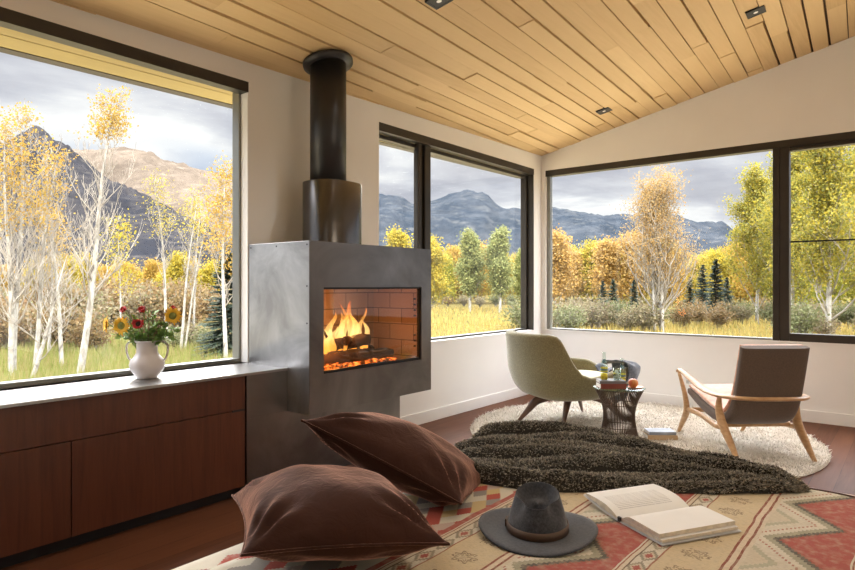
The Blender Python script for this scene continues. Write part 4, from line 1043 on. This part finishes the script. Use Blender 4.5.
mountain('mountain_peaks', (5200, 7200), lambda b: interp([(600, 270), (690, 248), (722, 240), (733, 232), (740, 227), (746, 231), (752, 229), (760, 236), (780, 240), (850, 244), (1000, 262), (1350, 280)], b) + 2 * noise.noise(Vector((b * .12, 0, 0))), M['mt_far'], 2.2, .05, b0=600)

# ---- plants
KX = .41
def leaf_mat(name, stops, trans=.35):
    g = G(name); isl = g.island(); c = g.ramp(isl, [(p_, tuple(k_ * KX for k_ in c_)) for p_, c_ in stops])
    g.set(Base_Color=c, Roughness=.7); g.b.inputs['Specular IOR Level'].default_value = .2
    tl = g.node('ShaderNodeBsdfTranslucent'); g.l.new(c, tl.inputs[0]); mx = g.node('ShaderNodeMixShader'); mx.inputs[0].default_value = trans
    g.l.new(g.b.outputs[0], mx.inputs[1]); g.l.new(tl.outputs[0], mx.inputs[2]); g.l.new(mx.outputs[0], g.out.inputs[0]); return g.mat
M['lf_gold'] = leaf_mat('gold_leaves', [(0, (.90, .50, .07)), (.5, (.95, .62, .12)), (1, (.75, .55, .14))])
M['lf_yellow'] = leaf_mat('yellow_leaves', [(0, (1.0, .74, .07)), (.5, (.92, .72, .09)), (1, (.62, .58, .12))])
M['lf_yg'] = leaf_mat('yellow_green_leaves', [(0, (.80, .70, .07)), (.4, (.60, .60, .08)), (1, (.38, .44, .07))])
M['lf_yy'] = leaf_mat('aspen_mixed_leaves', [(0, (.95, .74, .08)), (.35, (.85, .72, .12)), (.6, (.60, .58, .12)), (.85, (.30, .34, .08)), (1, (.95, .80, .24))], .5)
M['lf_green'] = leaf_mat('pale_green_leaves', [(0, (.62, .64, .22)), (.5, (.50, .57, .20)), (1, (.74, .70, .24))])
M['lf_orange'] = leaf_mat('orange_leaves', [(0, (.95, .54, .12)), (.5, (.95, .62, .18)), (1, (.82, .58, .28))])
M['lf_peach'] = leaf_mat('peach_leaves', [(0, (.95, .56, .18)), (.5, (.90, .60, .24)), (1, (.85, .68, .38))], .5)
M['lf_brush'] = leaf_mat('dry_brush', [(0, (.42, .34, .20)), (.5, (.52, .42, .26)), (.8, (.40, .40, .18)), (1, (.48, .34, .24))])
M['lf_sage'] = leaf_mat('sage_brush', [(0, (.30, .34, .16)), (.5, (.40, .40, .20)), (1, (.24, .28, .10))])
M['lf_conifer'] = leaf_mat('spruce_needles', [(0, (.050, .085, .055)), (.5, (.085, .125, .085)), (1, (.14, .17, .11))], .1)
M['lf_russet'] = leaf_mat('russet_brush', [(0, (.40, .24, .12)), (.5, (.50, .34, .15)), (1, (.34, .26, .12))])
g = G('white_bark'); co = g.coord(scale=(1, 1, .55)); n = g.noise(co, 4.2, 6, .7, .6)
M['bark'] = g.set(Base_Color=g.ramp(n, [(.33, (.06, .05, .045)), (.42, (.24, .22, .19)), (.55, (.38, .36, .32))]), Roughness=.8)
M['twigs'] = plain('pale_twigs', (.27, .24, .20), .9, noise_amt=.25, nscale=2)
M['brown_bark'] = plain('brown_bark', (.16, .11, .08), .9)

def skeleton(rr, H, r0, lean, nbr, first, spread, up, lv=3, bl=.36):
    """returns trunk tubes, branch tubes, tips"""
    tr, br, tips = [], [], []
    P0 = Vector((0, 0, -.15)); pts = []; wob = rr.uniform(0, 6)
    for i in range(10):
        t = i / 9; pts.append(P0 + Vector((lean[0] * t + .03 * H * math.sin(t * 4 + wob) * t * .6, lean[1] * t + .02 * H * math.cos(t * 5 + wob) * t, (H + .15) * t)))
    tr.append((pts, [max(.004, r0 * (1 - t_ / 9) ** .8 + .006) for t_ in range(10)]))
    def branch(p, d, ln, r, level):
        q_ = [p]; dd = d.copy(); n = 5
        for i in range(n):
            dd = (dd + Vector((rr.uniform(-.25, .25), rr.uniform(-.25, .25), up * .16 + rr.uniform(-.08, .12)))).normalized(); q_.append(q_[-1] + dd * ln / n)
        (br if level > 0 else br).append((q_, [max(.0035, r * (1 - i / (n + .6))) for i in range(n + 1)]))
        for i in range(2, n + 1): tips.append(q_[i])
        if level < lv - 1:
            for k in range(4 if level == 0 else 3):
                i = rr.randint(1, n - 1); a = rr.uniform(0, 2 * PI); ax = Vector((math.cos(a), math.sin(a), rr.uniform(.1, .9))).normalized()
                branch(q_[i], (dd * .7 + ax * .75).normalized(), ln * rr.uniform(.38, .6), r * .5, level + 1)
    for k in range(nbr):
        t = first + (1 - first) * (k + rr.random()) / nbr * .97; i = t * 9; p = pts[int(i)].lerp(pts[min(9, int(i) + 1)], i - int(i)); a = k * 2.4 + rr.uniform(-.4, .4)
        d = Vector((math.cos(a) * spread, math.sin(a) * spread, up)).normalized()
        branch(p, d, H * bl * (1.05 - t * .75) * rr.uniform(.75, 1.15), r0 * .38 * (1.1 - t), 0)
    tips.append(pts[-1])
    return tr, br, tips
def leaves(mb, pts, per, rad, size, rr, flt=None):
    for p in pts:
        if flt and not flt(p): continue
        for k in range(per):
            c = p + Vector((rr.gauss(0, rad), rr.gauss(0, rad), rr.gauss(0, rad * .8))); a = Vector((rr.uniform(-1, 1), rr.uniform(-1, 1), rr.uniform(-1, 1))).normalized(); b = a.orthogonal().normalized()
            b = (b * math.cos(k) + a.cross(b) * math.sin(k)); s_ = size * rr.uniform(.6, 1.3)
            mb.add([c - a * s_ * .5, c + b * s_ * .42, c + a * s_ * .5, c - b * s_ * .42], [(0, 1, 2, 3)])
def make_tree(name, seed, H, r0, lean=(0, 0), nbr=18, first=.3, spread=1.0, up=.9, lv=3, bl=.36, leafm='lf_gold', per=3, lrad=.12, lsize=.09, flt=None, barkm='bark', twigm='twigs', trunks=1, twn=4, tside=6, minr=1.0):
    rr = random.Random(seed); o = empty(name); T = MB(); B = MB(); tips = []
    for q_ in range(trunks):
        ln = (lean[0] + (rr.uniform(-.12, .12) * H if q_ else 0), lean[1] + (rr.uniform(-.1, .1) * H if q_ else 0)); off = Vector((0, 0, 0)) if q_ == 0 else Vector((rr.uniform(-.35, .35), rr.uniform(-.2, .2), 0))
        tr, br, tp = skeleton(rr, H * (1 if q_ == 0 else rr.uniform(.7, .95)), r0 * (1 if q_ == 0 else .75), ln, nbr, first, spread, up, lv, bl)
        for p_, r_ in tr: T.tube([v + off for v in p_], r_, tside, cap=False)
        for p_, r_ in br: B.tube([v + off for v in p_], [x * minr for x in r_], twn, cap=False)
        tips += [v + off for v in tp]
    T.build('trunk', M[barkm], o)
    if B.v: B.build('branches', M[twigm], o)
    if per:
        Lm = MB(); leaves(Lm, tips, per, lrad, lsize, rr, flt); Lm.build('leaves', M[leafm], o)
    return o
def settle(o, b, D, label, group=None, cat='tree', rz=0, sc=1.0, dz=0):
    p = bearing(b, D); o.location = (p.x, p.y, GZ + dz); o.rotation_euler.z = rz; o.scale = (sc, sc, sc); tag(o, label, cat, group); return o
def topz(y, D): return 1.2 - GZ + (286 - y) / F * D
RV = lambda l: (l * CS, l * CC)      # lean along the picture plane

# near birches outside the large left window (bearing, depth, top y)
hi = lambda k: (lambda p: p.z > k)
D = 14.5; H = topz(130, D)
settle(make_tree('birch_tree', 101, H, .085, RV(.25), 28, .22, .9, 1.0, 3, .34, 'lf_gold', 1, .12, .055, hi(H * .60), trunks=2), 12, D, 'white birch at the far left of the large window, gold leaves near its top')
D = 15.5; H = topz(158, D)
settle(make_tree('birch_tree', 102, H, .060, RV(.5), 26, .25, .9, 1.0, 3, .32, 'lf_gold', 1, .12, .055, hi(H * .70)), 34, D, 'slender birch second from the left edge, in front of the dark peak')
D = 14.2; H = topz(116, D)
settle(make_tree('birch_tree', 103, H, .085, RV(.82), 30, .25, .85, 1.05, 3, .32, 'lf_gold', 3, .10, .055, hi(H * .91)), 78, D, 'leaning white birch topped by a gold leaf tuft, left of the vase', rz=0)
D = 16; H = topz(150, D)
settle(make_tree('birch_tree', 104, H, .055, RV(-.35), 28, .15, 1.0, .8, 3, .36, 'lf_gold', 0), 62, D, 'bare forked birch just left of the leaning birch')
D = 13.6; H = topz(255, D)
settle(make_tree('birch_sapling', 105, H, .05, RV(.9), 12, .2, 1.1, .6, 3, .42, 'lf_gold', 0), 28, D, 'short bare sapling leaning right between the two left birches')
D = 21; H = topz(185, D)
settle(make_tree('birch_tree', 106, H, .06, RV(-.35), 16, .35, .8, 1.1, 3, .30, 'lf_yellow', 1, .2, .05, hi(H * .7)), 168, D, 'slim birch directly above the right side of the vase')
D = 20; H = topz(200, D)
settle(make_tree('birch_tree', 107, H, .05, RV(.5), 16, .4, .7, 1.1, 3, .26, 'lf_yellow', 1, .2, .05, hi(H * .8), trunks=2), 180, D, 'pair of thin birch stems right of the vase flowers')
D = 22; H = topz(205, D)
settle(make_tree('birch_tree', 108, H, .045, RV(.3), 14, .4, .7, 1.1, 2, .3, 'lf_yellow', 1, .2, .04), 192, D, 'thin pale birch stem farther back, right of the paired stems')
D = 17; H = topz(172, D)
settle(make_tree('birch_tree', 109, H, .065, RV(-.1), 20, .3, .8, .9, 3, .30, 'lf_gold', 2, .16, .06, hi(H * .50)), 226, D, 'birch with orange-gold crown next to the right frame of the large window')
D = 24; H = topz(225, D)
settle(make_tree('birch_tree', 110, H, .04, RV(0), 14, .3, .9, .9, 3, .34, 'lf_yellow', 1, .2, .08), 120, D, 'small bare birch behind the vase, farther into the meadow')
D = 19; H = topz(215, D)
settle(make_tree('birch_tree', 111, H, .045, RV(.2), 16, .25, 1, .8, 3, .36, 'lf_gold', 1, .2, .08, hi(H * .6)), 48, D, 'thin birch standing behind the leftmost birches')
D = 18.5; H = topz(205, D)
settle(make_tree('birch_tree', 112, H, .05, RV(.4), 16, .25, 1, .8, 3, .36, 'lf_gold', 0), -30, D, 'bare birch beyond the left edge of the view')

# conifers
def conifer(name, seed, H, W_, n_rings=26, per=26):
    rr = random.Random(seed); o = empty(name); MB().tube([(0, 0, -.1), (0, 0, H * .97)], [H * .018, .01], 6).build('trunk', M['brown_bark'], o); mb = MB()
    for i in range(n_rings):
        t = i / n_rings; z = H * (.06 + .92 * t); r_ = W_ * (1 - t) ** .85 * rr.uniform(.85, 1.1) + .03
        nb_ = int(per * (1 - t * .7))
        for k in range(nb_):
            a = rr.uniform(0, 2 * PI); d_ = Vector((math.cos(a), math.sin(a), -.25 + .5 * t)); ln = r_ * rr.uniform(.7, 1.1); s_ = Vector((-math.sin(a), math.cos(a), 0))
            jz = rr.uniform(-.6, .6) * H * .92 / n_rings
            for j in range(5):
                p_ = Vector((0, 0, z + jz)) + d_ * ln * (.25 + .75 * j / 4.); w_ = H * .022 * (1.3 - j / 6); e_ = d_ * H * .028
                dn = Vector((0, 0, -w_ * rr.uniform(.2, .9))); mb.add([p_ - e_, p_ + s_ * w_ + dn, p_ + e_, p_ - s_ * w_ + dn], [(0, 1, 2, 3)])
    mb.build('needles', M['lf_conifer'], o); return o
cA = conifer('spruce_tree', 201, 3.6, .85); settle(cA, 227, 18.3, 'dark young spruce behind the birch beside the right frame of the large window')
def con(b, ybase, ytop, label, src=None, group=None):
    D = (1.2 - GZ) * F / (ybase - 286); H = topz(ytop, D); o = copy_tree(cA); settle(o, b, D, label, group, sc=H / 3.6); o.scale = (H / 3.6 * .9, H / 3.6 * .9, H / 3.6); o.rotation_euler.z = b; return o
con(603, 318, 279, 'small spruce second from left in the window corner view, left of the pale aspen')
con(613, 322, 277, 'blue-green spruce standing nearest the left side of the pale bare aspen')
con(634, 316, 278, 'dark spruce half hidden behind the pale aspen crown, left side')
con(703, 318, 262, 'spruce immediately right of the pale aspen, shorter of the tall pair')
con(716, 322, 256, 'tallest spruce right of the pale aspen')
con(727, 320, 275, 'spruce at the right of the tall pair, before the yellow aspen')
con(690, 314, 275, 'spruce showing through the right branches of the pale aspen')

# feature trees of the other windows
D = 28.9; H = topz(184, D)
settle(make_tree('aspen_tree', 301, H, .10, (0, 0), 30, .12, .95, 1.0, 3, .46, 'lf_peach', 3, .22, .075, hi(H * .36), trunks=3, minr=1.7), 662, D, 'big pale aspen with thinning orange crown in the middle of the corner view', rz=.5)
D = 36; H = topz(186, D)
settle(make_tree('aspen_tree', 302, H, .10, (0, 0), 24, .08, .75, .9, 3, .42, 'lf_yy', 12, .22, .11), 757, D, 'tall yellow-green aspen just left of the dark mullion')
D = 25; H = topz(142, D)
settle(make_tree('aspen_tree', 303, H, .12, (0, 0), 30, .08, .85, .8, 3, .44, 'lf_yy', 14, .20, .10), 828, D, 'tallest yellow-green aspen in the right window, white trunk showing')
D = 33; H = topz(165, D)
settle(make_tree('aspen_tree', 304, H, .10, (0, 0), 24, .08, .85, .8, 3, .42, 'lf_yy', 12, .24, .11), 792, D, 'shorter yellow-green aspen beside the mullion in the right window')
D = 30; H = topz(150, D)
settle(make_tree('aspen_tree', 305, H, .10, (0, 0), 24, .08, .85, .8, 3, .42, 'lf_yy', 12, .24, .11), 872, D, 'yellow-green aspen at the right edge of the right window')
D = 54; H = topz(240, D)
gA = make_tree('aspen_tree', 306, H, .12, (0, 0), 24, .12, .75, .9, 3, .36, 'lf_green', 9, .26, .17)
settle(gA, 470, D, 'pale green aspen standing alone in the meadow, left of two seen past the fireplace')
gB = copy_tree(gA); settle(gB, 500, 52, 'pale green aspen standing alone in the meadow, right of two seen past the fireplace', rz=2.1)
gC = copy_tree(gA); settle(gC, 522, 60, 'yellow-green aspen beside the window frame near the room corner', rz=4.0, sc=.82)
D = 30; H = topz(238, D)
settle(make_tree('aspen_tree', 307, H, .06, (0, 0), 24, .12, .7, .9, 3, .34, 'lf_yellow', 6, .2, .10), 398, D, 'golden treetop showing above the fireplace box')

# belt of autumn trees across the far meadow: individuals sharing meshes
rng = random.Random(77)
kinds = []
for i, (lm, nm, dsc) in enumerate([('lf_yellow', 'cottonwood_tree', 'yellow'), ('lf_gold', 'cottonwood_tree', 'golden'), ('lf_orange', 'cottonwood_tree', 'orange'), ('lf_yg', 'cottonwood_tree', 'green')]):
    kinds.append((make_tree(nm, 400 + i, 6.0, .10, (0, 0), 24, .03, 1.1, .8, 2, .42, lm, 17, .48, .21, twn=3, tside=5), dsc))
used = set()
lbl = {'yellow': 'yellow autumn tree in the far belt across the meadow', 'golden': 'golden autumn tree in the far belt across the meadow', 'orange': 'orange autumn tree in the far belt across the meadow', 'green': 'yellow-green tree in the far belt across the meadow'}
def belt(b, D, k, H):
    src, dsc = kinds[k]
    o = src if k not in used else copy_tree(src); used.add(k)
    settle(o, b, D, lbl[dsc], dsc + ' trees of the far belt', rz=rng.uniform(0, 6), sc=H / 6.0)
for b in range(430, 536, 6): belt(b + rng.uniform(-3, 3), rng.uniform(75, 110), rng.choice([0, 0, 3, 0, 1]), rng.uniform(5.2, 6.6))
for b in range(545, 640, 6): belt(b + rng.uniform(-3, 3), rng.uniform(70, 105), rng.choice([0, 2, 1, 0, 2]), rng.uniform(6.2, 8.2))
for b in range(640, 770, 7): belt(b + rng.uniform(-3, 3), rng.uniform(62, 100), rng.choice([0, 1, 1, 2, 0]), rng.uniform(5.0, 7.0))
for b in range(776, 880, 11): belt(b + rng.uniform(-3, 3), rng.uniform(50, 80), rng.choice([0, 3, 3]), rng.uniform(5.5, 8))
for b in range(252, 430, 8): belt(b + rng.uniform(-4, 4), rng.uniform(60, 95), rng.choice([0, 1, 3, 1]), rng.uniform(4.5, 6.4))
for b in range(-160, -10, 12): belt(b + rng.uniform(-4, 4), rng.uniform(45, 75), rng.choice([0, 1, 3, 1]), rng.uniform(3, 5))
for b in range(885, 1040, 12): belt(b + rng.uniform(-4, 4), rng.uniform(50, 85), rng.choice([0, 2, 3, 1]), rng.uniform(5, 8))
for b in range(-10, 250, 10): belt(b + rng.uniform(-4, 4), rng.uniform(45, 75), rng.choice([0, 1, 3, 1]), rng.uniform(2.8, 4.6))

# shrubs
def shrub(seed, lm, n=150, h=1.5, w_=1.1, twm='twigs', lsize=.10, per=6):
    rr = random.Random(seed); o = empty('shrub'); B = MB(); tips = []
    for i in range(n // 3):
        a = rr.uniform(0, 2 * PI); s_ = rr.uniform(.15, 1); e_ = Vector((math.cos(a) * w_ * s_ * .8, math.sin(a) * w_ * s_ * .8, h * rr.uniform(.55, 1.05) * (1.1 - .45 * s_)))
        p_ = [Vector((e_.x * .12, e_.y * .12, -.05)), e_ * .5 + Vector((0, 0, h * .06)), e_]; B.tube(p_, [.014, .009, .004], 3, cap=False)
        for t in (.45, .6, .75, .9, 1): tips.append(e_ * t + Vector((rr.gauss(0, .1), rr.gauss(0, .1), 0)))
    B.build('stems', M[twm], o); Lm = MB(); leaves(Lm, tips, per, .13, lsize, rr); Lm.build('leaves', M[lm], o); return o
skinds = [(shrub(501, 'lf_brush'), 'dry tan'), (shrub(502, 'lf_sage'), 'grey-green'), (shrub(503, 'lf_russet'), 'russet')]
su = set()
slb = {0: 'dry tan shrub growing low in the meadow outside', 1: 'grey-green shrub growing low in the meadow outside', 2: 'russet brown shrub growing low in the meadow outside'}
def put_shrub(b, D, k, sc):
    o = skinds[k][0] if k not in su else copy_tree(skinds[k][0]); su.add(k)
    settle(o, b, D, slb[k], skinds[k][1] + ' meadow shrubs', cat='shrub', rz=rng.uniform(0, 6), sc=sc)
for b in range(548, 650, 9): put_shrub(b + rng.uniform(-3, 3), rng.uniform(27, 36), rng.choice([0, 0, 1]), rng.uniform(.7, 1.15))
for b in range(650, 780, 11): put_shrub(b + rng.uniform(-3, 3), rng.uniform(31, 42), rng.choice([0, 1, 1, 2]), rng.uniform(.6, 1.0))
for b in range(790, 875, 12): put_shrub(b, rng.uniform(24, 34), rng.choice([0, 1]), rng.uniform(.7, 1.1))
for b in range(432, 540, 16): put_shrub(b, rng.uniform(62, 72), rng.choice([1, 2, 0]), rng.uniform(.7, 1.0))
put_shrub(523, 30, 1, 1.1); put_shrub(533, 28, 1, 1.0)
for b in range(-20, 250, 8): put_shrub(b + rng.uniform(-4, 4), rng.uniform(27, 44), rng.choice([2, 0, 2, 1]), rng.uniform(1.1, 1.9))
for b in range(255, 425, 11): put_shrub(b + rng.uniform(-4, 4), rng.uniform(28, 60), rng.choice([2, 0, 1, 1]), rng.uniform(.8, 1.4))
for b in range(-20, 95, 12): put_shrub(b + rng.uniform(-4, 4), rng.uniform(19, 26), rng.choice([2, 0, 0]), rng.uniform(.9, 1.5))
for b in range(150, 250, 14): put_shrub(b + rng.uniform(-4, 4), rng.uniform(19.5, 23), rng.choice([1, 1, 0]), rng.uniform(.45, .7))

# tall grass
M['grass'] = leaf_mat('meadow_grass', [(0, (.34, .42, .08)), (.45, (.46, .50, .14)), (.7, (.66, .56, .24)), (1, (.60, .46, .20))], .3)
M['grass_dry'] = leaf_mat('dry_grass', [(0, (.80, .56, .16)), (.5, (.88, .68, .22)), (1, (.60, .54, .15))], .3)
def grass(name, n, b0, b1, d0, d1, h, wdt, mat, label, seed):
    rr = random.Random(seed); mb = MB()
    for i in range(n):
        D = d0 * (d1 / d0) ** rr.random(); p = bearing(rr.uniform(b0, b1), D, GZ - .02); hh = h * rr.uniform(.5, 1.2); a = rr.uniform(0, PI); s_ = Vector((math.cos(a), math.sin(a), 0)) * wdt * D / 12; l_ = Vector((rr.uniform(-.3, .3), rr.uniform(-.3, .3), 1)) * hh
        mb.add([p - s_, p + s_, p + l_], [(0, 1, 2)])
    tag(mb.build(name, mat), label, 'grass', kind='stuff')
grass('tall_grass', 26000, -40, 262, 11.5, 24, .42, .010, M['grass'], 'green and straw tall grass below the large left window', 61)
grass('meadow_grass', 22000, 262, 1000, 20, 60, .40, .012, M['grass_dry'], 'golden dry meadow grass beyond the corner windows', 62)
